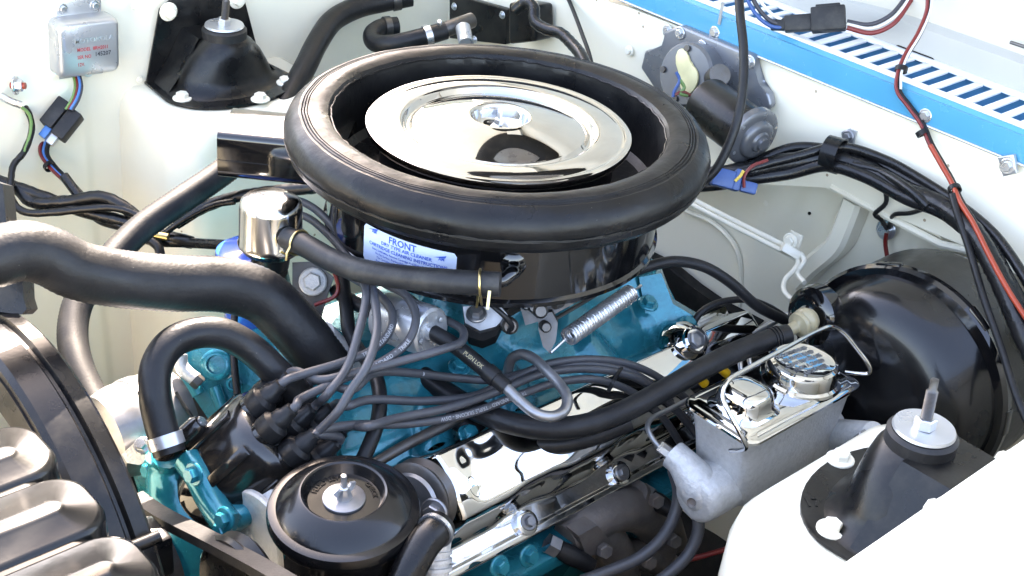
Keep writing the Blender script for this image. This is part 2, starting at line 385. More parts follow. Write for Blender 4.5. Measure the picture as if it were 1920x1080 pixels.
# hood, hinged at the cowl and standing open; its underside closes the top right of the view
hood = thing('hood', 'open hood with cream underside and rear lip greyed for shade above the cowl', 'hood', (.53, 0, .06))
HA = radians(58); hx, hz = .566, .072
hu = Vector((-cos(HA), 0, sin(HA))); hn = Vector((-sin(HA), 0, -cos(HA)))
def hood_pt(s, y, off=0): return Vector((hx, y, hz))+hu*s-hn*off
part('skin', MB().quad(hood_pt(0, .74, .03), hood_pt(0, -.74, .03), hood_pt(1.25, -.70, .03), hood_pt(1.25, .70, .03), 2, 2), 'hood_cream', hood)
part('inner_sheet', MB().quad(hood_pt(.0, .70), hood_pt(.0, -.70), hood_pt(1.2, -.66), hood_pt(1.2, .66), 40, 40, lambda p, u, v: p+hn*(.012*math.exp(-((v-.25)**2)/.002)+.012*math.exp(-((u-.5)**2)/.003))), 'hood_cream', hood)
lipm = MB()
lip = [(.568, .075), (.556, .066), (.552, .040), (.552, .034), (.557, .033), (.56, .042), (.572, .070)]
lipm.add([(x, .72, z) for x, z in lip]+[(x, -.74, z) for x, z in lip], [[i, (i+1) % 7, 7+(i+1) % 7, 7+i] for i in range(7)]+[list(range(7)), list(range(13, 6, -1))])
part('rear_lip', lipm, 'lip_shade_grey', hood)
p = at(1715, 104, x=.5525); Ml = frame(p, Vector((-.99, 0, .15)), (0, 1, 0))
def stadium(a, b, n=10): return [(a+b*cos(t), b*sin(t)) for t in [(-pi/2+pi*k/n) for k in range(n+1)]]+[(-a+b*cos(t), b*sin(t)) for t in [(pi/2+pi*k/n) for k in range(n+1)]]
part('lip_slot', MB().prism([(x, y*1.0) for x, y in stadium(.024, .0055)], -.003, .0016, Ml), 'pit_black', hood)
for (a_, b_) in (((.12, .58), (.42, .25)), ((.12, -.58), (.42, -.25)), ((1.1, .5), (.82, .2)), ((1.1, -.5), (.82, -.2))):
    part('unseen_brace', MB().strip([hood_pt(a_[0], a_[1], -.014), hood_pt(b_[0], b_[1], -.014)], (0, 1, 0), .07, .022), 'hood_cream', hood)  # out of view, added to break up reflections in the chrome
Msc = frame(hood_pt(.62, .08, -.008), hn)  # unseen scoop ring and flap, placed for the dark wedges reflected in the lid
part('unseen_scoop_gasket', MB().lathe([(.275, -.004), (.275, .004), (.262, .012), (.20, .012), (.172, .004), (.170, -.004)], Msc, 64), 'pit_black', hood)
part('unseen_scoop_flap', MB().lathe([(.170, .001), (.12, .004), (.10, .012), (.03, .014), (0, .014)], Msc, 48), 'grey_paint', hood)
part('trim_rod', MB().tube([hood_pt(.03, -.28, -.012), hood_pt(.035, -.46, -.012)], .0022, 8), 'dark_steel', hood)

# ------------------------------------------------------------------ spring towers with black caps
def tower(s, lab_t, lab_c):
    """s = +1 passenger side, -1 driver side"""
    tw = thing('spring_tower', lab_t, 'spring tower', (0, s*.56, -.16), 'cream spring towers')
    zt_ = -.153
    x0, x1, yi, yo = -.135, .145, .455, .64
    def col(inset, z, r):
        pts = []; 
        for cx, cy, a0 in ((x1-inset-r, yo, None), (x1-inset, yo, 0), (x0+inset, yo, 0)): pass
        # outline: outer edge straight at yo, inner corners rounded by r
        pts.append((x1-inset, yo)); pts.append((x0+inset, yo))
        for k in range(7):
            a = pi+pi/2*k/6; pts.append((x0+inset+r+r*cos(a), yi+inset+r+r*sin(a)))
        for k in range(7):
            a = 1.5*pi+pi/2*k/6; pts.append((x1-inset-r+r*cos(a), yi+inset+r+r*sin(a)))
        return [Vector((x, s*y, z)) for x, y in pts]
    rings = [col(-.01, -.80, .05), col(-.005, -.4, .05), col(0, -.19, .05), col(.004, -.17, .05), col(.012, -.158, .05), col(.024, zt_, .045)]
    n = len(rings[0]); mb = MB(); vs = [v for r in rings for v in r]
    mb.add(vs, [[i*n+k, i*n+(k+1) % n, (i+1)*n+(k+1) % n, (i+1)*n+k] for i in range(len(rings)-1) for k in range(n)]+[[(len(rings)-1)*n+k for k in range(n)]])
    part('shell', mb, 'cream_paint', tw, 50)
    # cap bracket
    c = Vector((-.004, s*.56, 0)); zd = -.076
    cap = thing('shock_mount', lab_c, 'shock mount', (c.x, c.y, zt_), 'black shock absorber mounts')
    mb = MB(); zb = zt_+.0015
    # base plate outline, rounded towards the engine, straight at the wall
    pts = []
    for k in range(21):
        a = pi+pi*k/20; pts.append((c.x+.098*cos(a)*(1 if cos(a) < 0 else 1), .548+.082*sin(a)))
    pts = [(c.x+.092, .622)]+[(c.x+.098*cos(2*pi-pi*k/20), .552+.07*sin(2*pi-pi*k/20)) for k in range(21)]+[(c.x-.092, .622)]
    poly = [(x, s*y) for x, y in pts]
    part('base_plate', MB().prism(poly, zb, zb+.004, bev=.0012), 'satin_black', cap)
    # flange up the wall
    fh = 1 if s > 0 else .62
    fl = [(c.x-.092, zb+.002), (c.x+.092, zb+.002), (c.x+.065, zb+.105*fh), (c.x+.045, zb+.118*fh), (c.x-.045, zb+.118*fh), (c.x-.066, zb+.105*fh)]
    Mw = Matrix(((1, 0, 0, 0), (0, 0, -1, 0), (0, 1, 0, 0), (0, 0, 0, 1)))
    part('wall_flange', MB().prism(fl, -s*.617-.002, -s*.617+.002, Mw, bev=.001), 'satin_black', cap)
    # cone: round neck under the disc widening to the base, and a flat saddle back to the wall
    rings = []
    for h, rx, ry, cy in ((.004, .088, .062, .566), (.010, .073, .052, .566), (.025, .068, .048, .566), (.05, .053, .042, .563), (.066, .039, .036, .561), (.073, .030, .030, .56), (.075, .027, .027, .56)):
        rings.append([Vector((c.x+rx*cos(2*pi*k/40), s*(cy+ry*sin(2*pi*k/40)), zb+h)) for k in range(40)])
    mb = MB(); mb.add([v for r in rings for v in r], [[i*40+k, i*40+(k+1) % 40, (i+1)*40+(k+1) % 40, (i+1)*40+k] for i in range(len(rings)-1) for k in range(40)]+[[6*40+k for k in range(40)]])
    part('cone', mb, 'satin_black', cap, 50)
    sad = MB(); prof = [(.086, .004), (.06, .035), (.042, .066), (.036, .074)]
    vs = []
    for a, h in prof: vs += [Vector((c.x-a, s*.566, zb+h)), Vector((c.x-a*.96, s*.614, zb+h)), Vector((c.x+a*.96, s*.614, zb+h)), Vector((c.x+a, s*.566, zb+h))]
    sad.add(vs, [[i*4+k, i*4+k+1, i*4+5+k, i*4+4+k] for i in range(3) for k in range(3)]+[[12, 13, 14, 15]])
    part('saddle', sad, 'satin_black', cap)
    Md = Matrix.Translation((c.x, c.y, zd))
    part('rubber_bush', MB().lathe([(.028, -.006), (.0305, -.003), (.0305, .008), (.027, .011), (0, .011)], Md, 40), 'dull_rubber', cap)
    dz = .0115
    part('washer', MB().lathe([(0, dz), (.026, dz), (.027, dz+.001), (.026, dz+.0035), (.012, dz+.0028), (0, dz+.0028)], Md, 40), 'pressed_alloy', cap)
    # stud and nut, leaning inboard a little
    Mn = frame((c.x, c.y, zd+dz+.0025), (0.06, -s*.10, 1))
    part('nut', MB().lathe([(.0092, 0), (.0092, .0085), (.008, .0095), (0, .0095)], Mn, 6), 'zinc', cap, 30)
    pr = []
    for k in range(44):
        pr.append((.0052 if k % 2 else .0046, .009+k*.0006))
    part('stud', MB().lathe([(0, .005)]+pr+[(.0036, .0365), (.0036, .046), (.0, .047)], Mn, 14), 'dark_steel', cap, 60)
    for bx_, by_ in ((-.078, .542), (.010, .487), (.072, .520)):
        hexbolt(cap, (c.x+bx_, s*by_, zb+.004), (0, 0, 1), .0085, .009, 'cream_trim')
    for bx_, bz_ in ((-.054, .100*fh), (.054, .100*fh)):
        hexbolt(cap, (c.x+bx_, s*.6145, zb+bz_), (0, -s, 0), .0085, .009, 'cream_trim')
    if s < 0:
        for t_, xx, yy, rot in (('17', -.062, -.51, .9), ('5', -.075, -.55, .9)):
            lettering(cap, t_, .016, onplane(Matrix.Translation((c.x+xx, yy, zb+.0041)) @ Matrix.Rotation(-.6, 4, 'Z')), 'satin_black', thick=.0008)
tower(1, 'cream spring tower standing out from the inner fender beside the regulator box', 'black conical shock mount on the far tower beyond the air cleaner')
tower(-1, 'cream spring tower in the lower right corner beside the brake master cylinder', 'black conical shock mount with pale washer in the near right corner')

# near fender: inner edge, gutter and top
fen = thing('fender', 'bright cream fender edge filling the lower right corner', 'car panel', (-.1, -.66, -.05))
part('top_surface', MB().quad((-.9, -.655, -.022), (.6, -.655, -.022), (.6, -1.0, .02), (-.9, -1.0, .02), 20, 12, lambda p, u, v: p+Vector((0, 0, .012*sin(v*pi)))), 'cream_paint', fen)
part('flange', MB().box((-.15, -.648, -.045), (1.5, .012, .05), bev=.004), 'cream_paint', fen)
part('inner_wall', MB().quad((-.9, -.655, -.9), (.5, -.655, -.9), (.5, -.655, -.06), (-.9, -.655, -.06), 4, 4), 'cream_paint', fen)

# ------------------------------------------------------------------ air cleaner
ac = thing('air_cleaner', 'round black air cleaner with fat rubber seal ring and chrome lid', 'air cleaner', (0, 0, -.12))
part('canister', MB().lathe([(.06, -.128), (.15, -.125), (.180, -.120), (.187, -.116), (.1875, -.111), (.184, -.108), (.184, -.03), (.19, -.025)], None, 128), 'gloss_black', ac)
part('inner_bowl', MB().lathe([(.181, .0), (.180, -.02), (.178, -.055), (.17, -.062), (.10, -.062), (0, -.062)], None, 96), 'soft_rubber', ac)
ringp = [(.1795, -.03), (.1800, .000), (.1815, .009), (.184, .0125), (.189, .0145)]
ringp += [(.195, .0158), (.201, .0156), (.2045, .0150)]
for k in range(3):
    r = .2050+k*.0030; ringp += [(r, .0150-.0006*k), (r+.0008, .0137-.0006*k), (r+.0014, .0150-.0006*k), (r+.0026, .0148-.0007*k)]
ringp += [(.2150, .0135), (.2215, .0095), (.2270, .003), (.2303, -.005), (.2308, -.011), (.2290, -.0165), (.2275, -.0175), (.2280, -.0195), (.2262, -.027), (.220, -.034), (.208, -.038), (.196, -.037), (.1855, -.034)]
rm = MB().lathe(ringp, None, 220)
from mathutils import noise
for v in rm.v:
    k = noise.noise(v*38)*.0007+noise.noise(v*110)*.0003; q = Vector((v.x, v.y, 0)).normalized(); v += q*k; v.z += noise.noise(v*45+Vector((5, 3, 1)))*.0007
seal = part('rubber_seal', rm, 'soft_rubber', ac, 25)
# ragged mould seams
sm = MB(); P = []
for k in range(260):
    a = 2*pi*k/260; r = .2296; P.append(Vector((r*cos(a), r*sin(a), -.0165+random.uniform(-.0008, .0008))))
sm.tube(P, .0009, 6, closed=True); part('mould_seam', sm, 'soft_rubber', seal)
sm = MB(); P = []
for k in range(200):
    a = 2*pi*k/200; r = .1808+random.uniform(-.0007, .0007); P.append(Vector((r*cos(a), r*sin(a), .0085+random.uniform(-.001, .001))))
sm.tube(P, .0011, 6, closed=True); part('inner_seam', sm, 'soft_rubber', seal)
part('filter_element', MB().lathe([(.128, -.0615), (.128, -.012), (.12, -.006), (0, -.006)], None, 96), 'soft_rubber', ac)
lidp = [(.137, -.010), (.1435, -.006), (.1448, -.002), (.1440, .0015), (.1405, .0030), (.1365, .0024), (.1345, .0012), (.1325, .0018), (.129, .0030), (.112, .0042), (.1065, .0040), (.1040, .0015), (.1025, -.0035), (.1000, -.0050), (.0970, -.0045), (.0945, -.001), (.0930, .0000)]
for k in range(13):
    t = k/12; lidp.append((.092-.056*t, .0002+.0165*t-.004*t*t))
lidp += [(.0335, .0135), (.0318, .0126), (.0305, .0095), (.0285, .003), (.024, -.003), (.016, -.0055), (0, -.0055)]
lid = part('chrome_lid', MB().lathe(lidp, None, 160), 'chrome', ac, 50)
wn = MB(); wn.lathe([(.010, -.005), (.0095, .001), (.006, .004), (.0055, .009), (0, .009)], None, 18)
wn.tube([Vector((0, 0, .0)), Vector((0, 0, .017))], .0027, 10)
for s in (-1, 1):
    q = Vector((cos(.9)*s, sin(.9)*s, 0)); wn.sweep(smooth([q*.004+Vector((0, 0, .004)), q*.010+Vector((0, 0, .006)), q*.016+Vector((0, 0, .011)), q*.018+Vector((0, 0, .013))], 4), (-q.y, q.x, 0), [(-.0015, -.004), (.0015, -.004), (.0015, .004), (-.0015, .004)])
part('wing_nut', wn, 'zinc', lid)
# intake duct towards the front corner
du = Vector((-.7071, .7071, 0)); dw = Vector((-.7071, -.7071, 0))
Md = Matrix((du, dw, Vector((0, 0, 1)))).transposed().to_4x4()
dprof = []
for (cx, cz, a0) in ((.018-.008, -.034-.008, 0), (-.067+.012, -.034-.012, pi/2), (-.067+.01, -.088+.01, pi), (.018-.01, -.088+.01, 1.5*pi)):
    r = .008 if a0 == 0 else .011
    for k in range(6): a = a0+pi/2*k/5; dprof.append((cx+r*cos(a), cz+r*sin(a)))
mb = MB(); n = len(dprof)
for s_ in (.165, .21, .305): mb.v += [Md @ Vector((s_, a, b)) for a, b in dprof]
for s_, ins in ((.305, .004), (.27, .004)):
    mb.v += [Md @ Vector((s_, (a+.0245)*.93-.0245, (b+.061)*.88-.061)) for a, b in dprof]
mb.f += [[i*n+k, i*n+(k+1) % n, (i+1)*n+(k+1) % n, (i+1)*n+k] for i in range(4) for k in range(n)]+[[4*n+k for k in range(n)]]
duct = part('intake_duct', mb, 'gloss_black', ac)
part('duct_seam', MB().box((.255, .0185, -.066), (.10, .002, .002), Md), 'gloss_black', duct)
# side outlet elbow for the breather hose
def can_at(u, v, R=.184):
    D = (at(u, v, d=1)-CAM); a = D.x**2+D.y**2; b = 2*(CAM.x*D.x+CAM.y*D.y); c = CAM.x**2+CAM.y**2-R*R
    t = (-b-math.sqrt(max(b*b-4*a*c, 0)))/(2*a); return CAM+D*t
pe = can_at(962, 497); ne = Vector((pe.x, pe.y, 0)).normalized()
e0 = pe-ne*.01; e1 = pe+ne*.012; d_e = depth(pe)-.018
e2 = at(958, 513, d=d_e); e3 = at(925, 527, d=d_e-.004)
part('outlet_elbow', MB().tube(smooth([e0, e1, e2, at(945, 524, d=d_e-.002), e3, at(895, 529, d=d_e-.006)], 8), .0072, 16), 'gloss_black', ac)
part('outlet_boss', MB().lathe([(.013, -.004), (.013, .001), (.010, .003), (.007, .004)], frame(pe, ne), 24), 'gloss_black', ac)
# sticker wrapped round the canister
pa, pb = can_at(684, 422), can_at(858, 470); pc = can_at(858, 546); 
aa, ab = math.atan2(pa.y, pa.x) % (2*pi), math.atan2(pb.y, pb.x) % (2*pi)
ztp, zbt = (pa.z+pb.z)/2, pc.z
RS = .1846
def cyl(a, z, h=0): return Vector(((RS+h)*cos(a), (RS+h)*sin(a), z))
st = MB(); W = (ab-aa)*RS; H = ztp-zbt
def rrect(w, h, r, n=5):
    out = []
    for cx, cy, a0 in ((w/2-r, h/2-r, 0), (-w/2+r, h/2-r, pi/2), (-w/2+r, -h/2+r, pi), (w/2-r, -h/2+r, 1.5*pi)):
        out += [(cx+r*cos(a0+pi/2*k/n), cy+r*sin(a0+pi/2*k/n)) for k in range(n+1)]
    return out
am = (aa+ab)/2; zm = (ztp+zbt)/2
NS = 40; vs = []
for i in range(NS+1):
    x = -W/2+W*i/NS; e = max(0, abs(x)-(W/2-.004)); hh = H/2-.004+math.sqrt(max(0, .004**2-e*e))
    vs += [cyl(am+x/RS, zm-hh), cyl(am+x/RS, zm+hh)]
st.add(vs, [[2*i, 2*i+2, 2*i+3, 2*i+1] for i in range(NS)])
sticker = part('sticker', st, 'sticker', ac)
def on_can(x0, z0): return lambda x, y, h: cyl(am+(x+x0)/RS, zm+z0+y, .0004+h)
def tl(t_, size, x0, z0, sx=1.0, m='ink_blue'): lettering(sticker, t_, size, on_can(x0, z0), m, sx=sx)
tl('FRONT', H*.25, -.004, H*.36, .95); tl('DRY TYPE AIR CLEANER', H*.125, .0, H*.20, 1.05); tl('CARTRIDGE CLEANING INSTRUCTIONS', H*.125, .0, H*.065, .98)
for i, t_ in enumerate(('Every 5,000 Miles Remove Cartridge And Shake Clean Thoroughly', 'On Flat Surface. Replace If Damaged. Do Not Wash Or Oil', 'The Cartridge. Wipe Inside Of Housing Before Installing', 'Replace Every 30,000 Miles Or More Often In Dusty Use', 'Be Sure Gasket Surfaces Are Clean And Lid Is Tight')):
    tl(t_, H*.075, 0, -H*.05-i*H*.095, .98)
for xx in (-W*.36, W*.36):
    lettering(sticker, 'AM', H*.13, on_can(xx, H*(.40 if xx < 0 else .28)), 'ink_blue', sx=.8)
    mk = MB(); f = on_can(xx, H*(.46 if xx < 0 else .34))
    mk.add([f(-.009, -.002, 0), f(.004, -.0005, 0), f(.005, .0022, 0)], [[0, 1, 2]]); part('swoosh', mk, 'ink_blue', sticker)

# ------------------------------------------------------------------ engine: block, heads, manifold
def hose(name, label, cat, pts, r, m='rubber', n=18, sub=10, step=None, ridge=None, group=None, cap=True):
    """hose along photo points (u, v, depth)"""
    P = smooth([at(u, v, d=d) if not isinstance(u, Vector) else u for u, v, d in pts], sub)
    P = resample(P, step or .004); R = r
    if ridge: R = [r*(1+ridge*(1 if i % 2 else -1)) for i in range(len(P))]
    root = thing(name, label, cat, P[0], group); o = part('tube', MB().tube(P, R, n, cap), m, root, 60)
    return root, P
def band(parent, P, i, r, w, m='zinc', name='clamp', t=.0018):
    """a clamp band round hose path P at index i"""
    i = max(1, min(len(P)-2, i)); T = (P[i+1]-P[i-1]).normalized()
    return part(name, MB().lathe([(r, -w/2), (r+t, -w/2), (r+t, w/2), (r, w/2)], frame(P[i], T), 32), m, parent)
def spring_clamp(parent, P, i, r, wr=.0013, out=Vector((0, 0, 1)), name='wire_clamp'):
    i = max(1, min(len(P)-2, i)); T = (P[i+1]-P[i-1]).normalized(); M = frame(P[i], T, out); pts = []
    for k in range(26): a = .35+(2*pi-.7)*k/25; pts.append(M @ Vector((r*cos(a), r*sin(a), .002*(k/25-.5)*2)))
    a0, a1 = pts[0], pts[-1]; o = M.to_3x3() @ Vector((1, 0, 0)); s = M.to_3x3() @ Vector((0, 1, 0))
    pts = [a0+o*.010-s*.010, a0+o*.006-s*.003]+pts+[a1+o*.006+s*.003, a1+o*.010+s*.010]
    return part(name, MB().tube(pts, wr, 8), 'brass', parent)

eng = thing('engine_block', 'teal painted engine block and intake manifold under the air cleaner', 'engine', (0, 0, -.4))
part('block', MB().box((-.02, 0, -.47), (.52, .30, .34), bev=.03, seg=3), 'teal_paint', eng)
# intake manifold: spine and runners as one cast height field
def man_h(x, y):
    z = -.262
    z = max(z, -.205-.9*max(0, abs(y)-.075))                                   # plenum
    for xr in (-.19, -.07, .07, .19):
        for sg in (-1, 1):
            # runner from plenum out to the head
            t = max(0, min(1, sg*y/.15)); xc = xr*(.55+.45*t); dd = abs(x-xc)
            if sg*y > 0: z = max(z, -.205+.018-.055*t-(dd/.03)**2*.022 if dd < .05 else z)
    z = max(z, -.165-((x)**2+(y)**2*1.2-.006)*9 if x*x+y*y < .018 else z)         # carburettor pad
    z = max(z, -.188-1.2*max(0, math.hypot(x+.235, y)-.03))                      # thermostat boss
    z = max(z, -.190-1.0*max(0, abs(x-.18)-.02)-1.4*max(0, abs(y+.04)-.04))
    return z
def man_fn(p, u, v): return Vector((p.x, p.y, man_h(p.x, p.y)-.35*max(0, abs(p.y)-.12)))
part('intake_manifold', MB().quad((-.285, -.15, 0), (.215, -.15, 0), (.215, .12, 0), (-.285, .12, 0), 150, 80, man_fn), 'teal_paint', eng, 55)
for (u, v, zz) in ((640, 770, -.235), (880, 815, -.25), (1215, 570, -.215), (985, 655, -.235), (860, 690, -.21), (1290, 610, -.235)):
    hexbolt(eng, at(u, v, z=zz), (0, -.3, 1), .008, .009, 'teal_paint')
# rear bracket on the manifold
P = [at(u, v, d=1.60) for u, v in ((1205, 512), (1230, 520), (1235, 550), (1222, 562), (1205, 555))]
def slab(pts, nrm, t):
    n = Vector(nrm).normalized()*t; k = len(pts); mb = MB()
    return mb.add([p for p in pts]+[p+n for p in pts], [list(range(k))[::-1], list(range(k, 2*k))]+[[i, (i+1) % k, k+(i+1) % k, k+i] for i in range(k)])
part('rear_bracket', slab(P, (.7, .6, 0), .006), 'teal_paint', eng)
P = [at(u, v, d=1.58) for u, v in ((1198, 520), (1240, 512), (1262, 570), (1310, 598), (1300, 625), (1215, 615))]
part('rear_web', slab(P, (.7, .6, -.2), .02), 'teal_paint', eng)
part('cylinder_head', MB().box((0, 0, 0), (.53, .06, .118), frame(Vector((.022, -.168, -.316))-Vector((0, -.707, .707))*.046, (0, -.707, -.707), (1, 0, 0)), bev=.006), 'teal_paint', eng)
# thermostat neck with cast outlet
nk0 = at(640, 705, d=1.405); nk1 = at(585, 640, d=1.37)
part('water_neck', MB().tube([nk0, nk0.lerp(nk1, .4), nk1], [.034, .029, .027], 24), 'cast_alloy', eng)
pn = at(622, 672, d=1.36)
part('neck_clamp', MB().lathe([(.0300, -.005), (.0315, -.005), (.0315, .005), (.0300, .005)], frame(nk0.lerp(nk1, .33), nk1-nk0), 32), 'zinc', eng)

# timing cover and water pump at the front
wp = thing('water_pump', 'teal painted water pump housing with bolts beside the distributor', 'water pump', at(340, 960, x=-.40))
def sheet(pts, x, t, m, parent, name, bev=.004):
    P = px_poly(pts, x=x); poly = [(-p.y, -p.z) for p in P]; MXX = Matrix(((0, 0, 1, 0), (-1, 0, 0, 0), (0, -1, 0, 0), (0, 0, 0, 1)))
    return part(name, MB().prism(poly, x, x+t, MXX, bev=bev, seg=3), m, parent)
sheet([(238, 872), (270, 852), (350, 846), (378, 862), (392, 905), (412, 940), (440, 965), (446, 992), (425, 1012), (412, 1050), (380, 1100), (300, 1100), (300, 1010), (262, 930)], -.415, .05, 'teal_paint', wp, 'timing_cover', .008)
P = smooth([at(u, v, x=-.425) for u, v in ((316, 852), (320, 880), (332, 930), (352, 985), (372, 1045), (380, 1090))], 6)
part('outlet_casting', MB().tube(P, [.022, .02]+[.021+.016*min(1, max(0, (i-2)/14)) for i in range(len(P)-2)], 20), 'teal_paint', wp, 60)
P = smooth([at(u, v, x=-.422) for u, v in ((352, 862), (372, 890), (392, 930), (412, 962), (430, 985))], 6)
part('cover_rib', MB().tube(P, .014, 14), 'teal_paint', wp, 60)
for (u, v) in ((284, 880), (366, 888), (424, 972), (420, 992), (398, 1042)):
    hexbolt(wp, at(u, v, x=-.437), (-1, -.15, .2), .0075, .009, 'teal_paint')
part('hose_neck', MB().tube([at(318, 878, x=-.425), at(316, 850, x=-.43)], .0165, 20), 'teal_paint', wp)
# teal cast bosses behind the bypass hose
hd = thing('front_casting', 'teal cast engine front with bosses seen under the bypass hose arch', 'engine part', at(400, 700, d=1.42))
P = [at(u, v, d=1.44) for u, v in ((345, 655), (430, 645), (500, 690), (520, 760), (470, 800), (400, 800), (360, 740))]
part('plate', slab(P, VW, .05), 'teal_paint', hd)
for (u, v, r) in ((408, 683, .017), (440, 720, .008), (468, 760, .009)):
    p = at(u, v, d=1.438); part('boss', MB().lathe([(r, 0), (r, .008), (r*.8, .010), (r*.6, .010), (r*.55, .004), (0, .004)], frame(p, -VW), 24), 'teal_paint', hd)
part('rib', MB().tube([at(402, 725, d=1.43), at(416, 765, d=1.43)], .007, 10), 'teal_paint', hd)
part('web', MB().tube([at(350, 700, d=1.43), at(372, 740, d=1.43)], .008, 10), 'teal_paint', hd)

# carburettor under the canister
cb = thing('carburettor', 'grubby carburettor base and throttle linkage below the air cleaner canister', 'carburettor', (-.02, -.04, -.165))
part('body', MB().box((-.0, -.0, -.145), (.15, .12, .045), bev=.01), 'dark_steel', cb)
part('base_flange', MB().box((-.03, -.06, -.164), (.10, .07, .014), Matrix.Rotation(.15, 4, 'Z'), bev=.004), 'dark_steel', cb)
P = [at(u, v, d=1.385) for u, v in ((868, 575), (935, 570), (952, 590), (930, 612), (900, 620), (872, 605))]
part('front_lug', slab(P, (.3, .3, -.8), .012), 'steel', cb)
hexbolt(cb, at(893, 590, d=1.372), (-.3, -.3, 1), .007, .010, 'steel')
P = [at(u, v, d=1.39) for u, v in ((870, 608), (945, 600), (930, 630), (905, 640), (880, 632))]
part('gasket_block', slab(P, (.3, .3, -.6), .02), 'pit_black', cb)
P = [at(u, v, d=1.385) for u, v in ((1008, 590), (1035, 585), (1046, 606), (1042, 640), (1030, 662), (1018, 650), (1010, 620))]
part('throttle_lever', slab(P, (.5, .5, 0), .006), 'dark_steel', cb)
P = [at(u, v, d=1.40) for u, v in ((975, 575), (1050, 560), (1075, 570), (1020, 600), (985, 610))]
part('linkage_plate', slab(P, (.5, .5, -.2), .006), 'dark_steel', cb)
for (u, v, d, r) in ((1012, 582, 1.375, .008), (1022, 612, 1.375, .006), (985, 570, 1.38, .006), (955, 610, 1.375, .009), (1000, 574, 1.378, .007)):
    part('pivot', MB().lathe([(0, -.006), (r, -.006), (r, .006), (r*.7, .009), (0, .009)], frame(at(u, v, d=d), (-.5, -.7, .4)), 14), 'dark_steel', cb)
part('vacuum_pipe', MB().tube(smooth([at(920, 570, d=1.35), at(945, 592, d=1.35), at(960, 612, d=1.36), at(952, 622, d=1.37)], 6), .0028, 10), 'rubber', cb)
part('rod', MB().tube([at(1020, 610, d=1.385), at(1165, 525, d=1.50)], .0022, 8), 'dark_steel', cb)
part('rod', MB().tube([at(1040, 575, d=1.39), at(1140, 540, d=1.48)], .0035, 8), 'dark_steel', cb)
# throttle return spring
sA, sB = at(1066, 632, d=1.40), at(1183, 549, d=1.475); ax = (sB-sA); L = ax.length; Ms = frame(sA, ax)
NC = 38; P = [Ms @ Vector((.0092*cos(2*pi*t), .0092*sin(2*pi*t), L*t/NC)) for t in [k/10 for k in range(NC*10+1)]]
P = [sA-ax.normalized()*.030+Vector((0, 0, -.004)), sA-ax.normalized()*.008]+P+[sB+ax.normalized()*.006, sB+ax.normalized()*.02]
spr = solo('return_spring', MB().tube(P, .00155, 6), 'zinc', 'long silver coil spring of the throttle over the teal manifold', 'spring', sA)

# ------------------------------------------------------------------ driver side valve cover
vc = thing('valve_cover', 'chrome valve cover running along the near side of the engine', 'valve cover', (0, -.17, -.32))
VA, VBp = Vector((0, -.122, -.270)), Vector((0, -.219, -.367)); VWD = (VBp-VA).length; VT = (VBp-VA).normalized(); VN = Vector((0, -.707, .707))
X0, X1 = -.252, .300
def sstep(a, b, x): t = max(0, min(1, (x-a)/(b-a))); return t*t*(3-2*t)
BOLTX = (-.112, .032, .180)
def vc_h(x, t):
    xi = min(x-X0, X1-x)
    end = sstep(.010, .034, xi-.012*max(0, t-.5))
    lo = .62-.035*sum(math.exp(-((x-b)/.034)**4) for b in BOLTX)
    body = sstep(.03, .13, t)*(1-sstep(lo, lo+.20, t))
    h = .004+(.064+.006*(1-((t-.35)/.3)**2))*body*end
    px_ = max(abs(x+.085)-.100, 0); pt_ = max(abs(t-.36)-.11, 0)*VWD
    h -= .0022*(1-sstep(.0, .022, math.hypot(px_, pt_)))*end
    if t > .955: h += .003
    return h
NU, NV = 190, 70; mb = MB(); vs = []
for j in range(NV+1):
    t = j/NV
    for i in range(NU+1):
        x = X0+(X1-X0)*i/NU; vs.append(Vector((x, 0, 0))+VA+VT*(t*VWD)+VN*vc_h(x, t))
k = NU+1; mb.add(vs, [[j*k+i, j*k+i+1, (j+1)*k+i+1, (j+1)*k+i] for j in range(NV) for i in range(NU)])
part('shell', mb, 'chrome', vc, 80)
part('flange_edge', MB().tube([Vector((X0, 0, 0))+VBp+VN*.002, Vector((X1, 0, 0))+VBp+VN*.002], .004, 12), 'chrome', vc)
part('gasket', MB().box(((X0+X1)/2, 0, 0), (X1-X0, .004, VWD), frame(VA.lerp(VBp, .5)-VN*.004, VT, (1, 0, 0)), bev=0), 'pit_black', vc)
for b in BOLTX+(-.245,):
    p = Vector((b, 0, 0))+VA+VT*(VWD*.90)+VN*.010
    part('bolt_seat', MB().lathe([(.014, -.006), (.0135, .0000), (.011, .0012), (0, .0012)], frame(p, VN), 24), 'chrome', vc)
    hexbolt(vc, p+VN*.0012, VN, .0062, .007, 'steel')
for b in (-.19, .0, .2):
    p = Vector((b, 0, 0))+VA+VT*(VWD*.02)+VN*.006; hexbolt(vc, p, VN, .0065, .007, 'pit_black')
pf = at(1298, 640, d=1.528); 
fc = part('filler_boss', MB().lathe([(.030, -.024), (.026, -.008), (.020, .000), (.0165, .004), (.0165, .009), (.0140, .011), (.0125, .007), (0, .007)], frame(pf, VN+Vector((-.1, 0, 0))), 36), 'chrome', vc)
part('hex_plug', MB().lathe([(.0115, .004), (.0115, .011), (.009, .012), (.008, .008), (0, .008)], frame(pf, VN), 6), 'steel', vc)

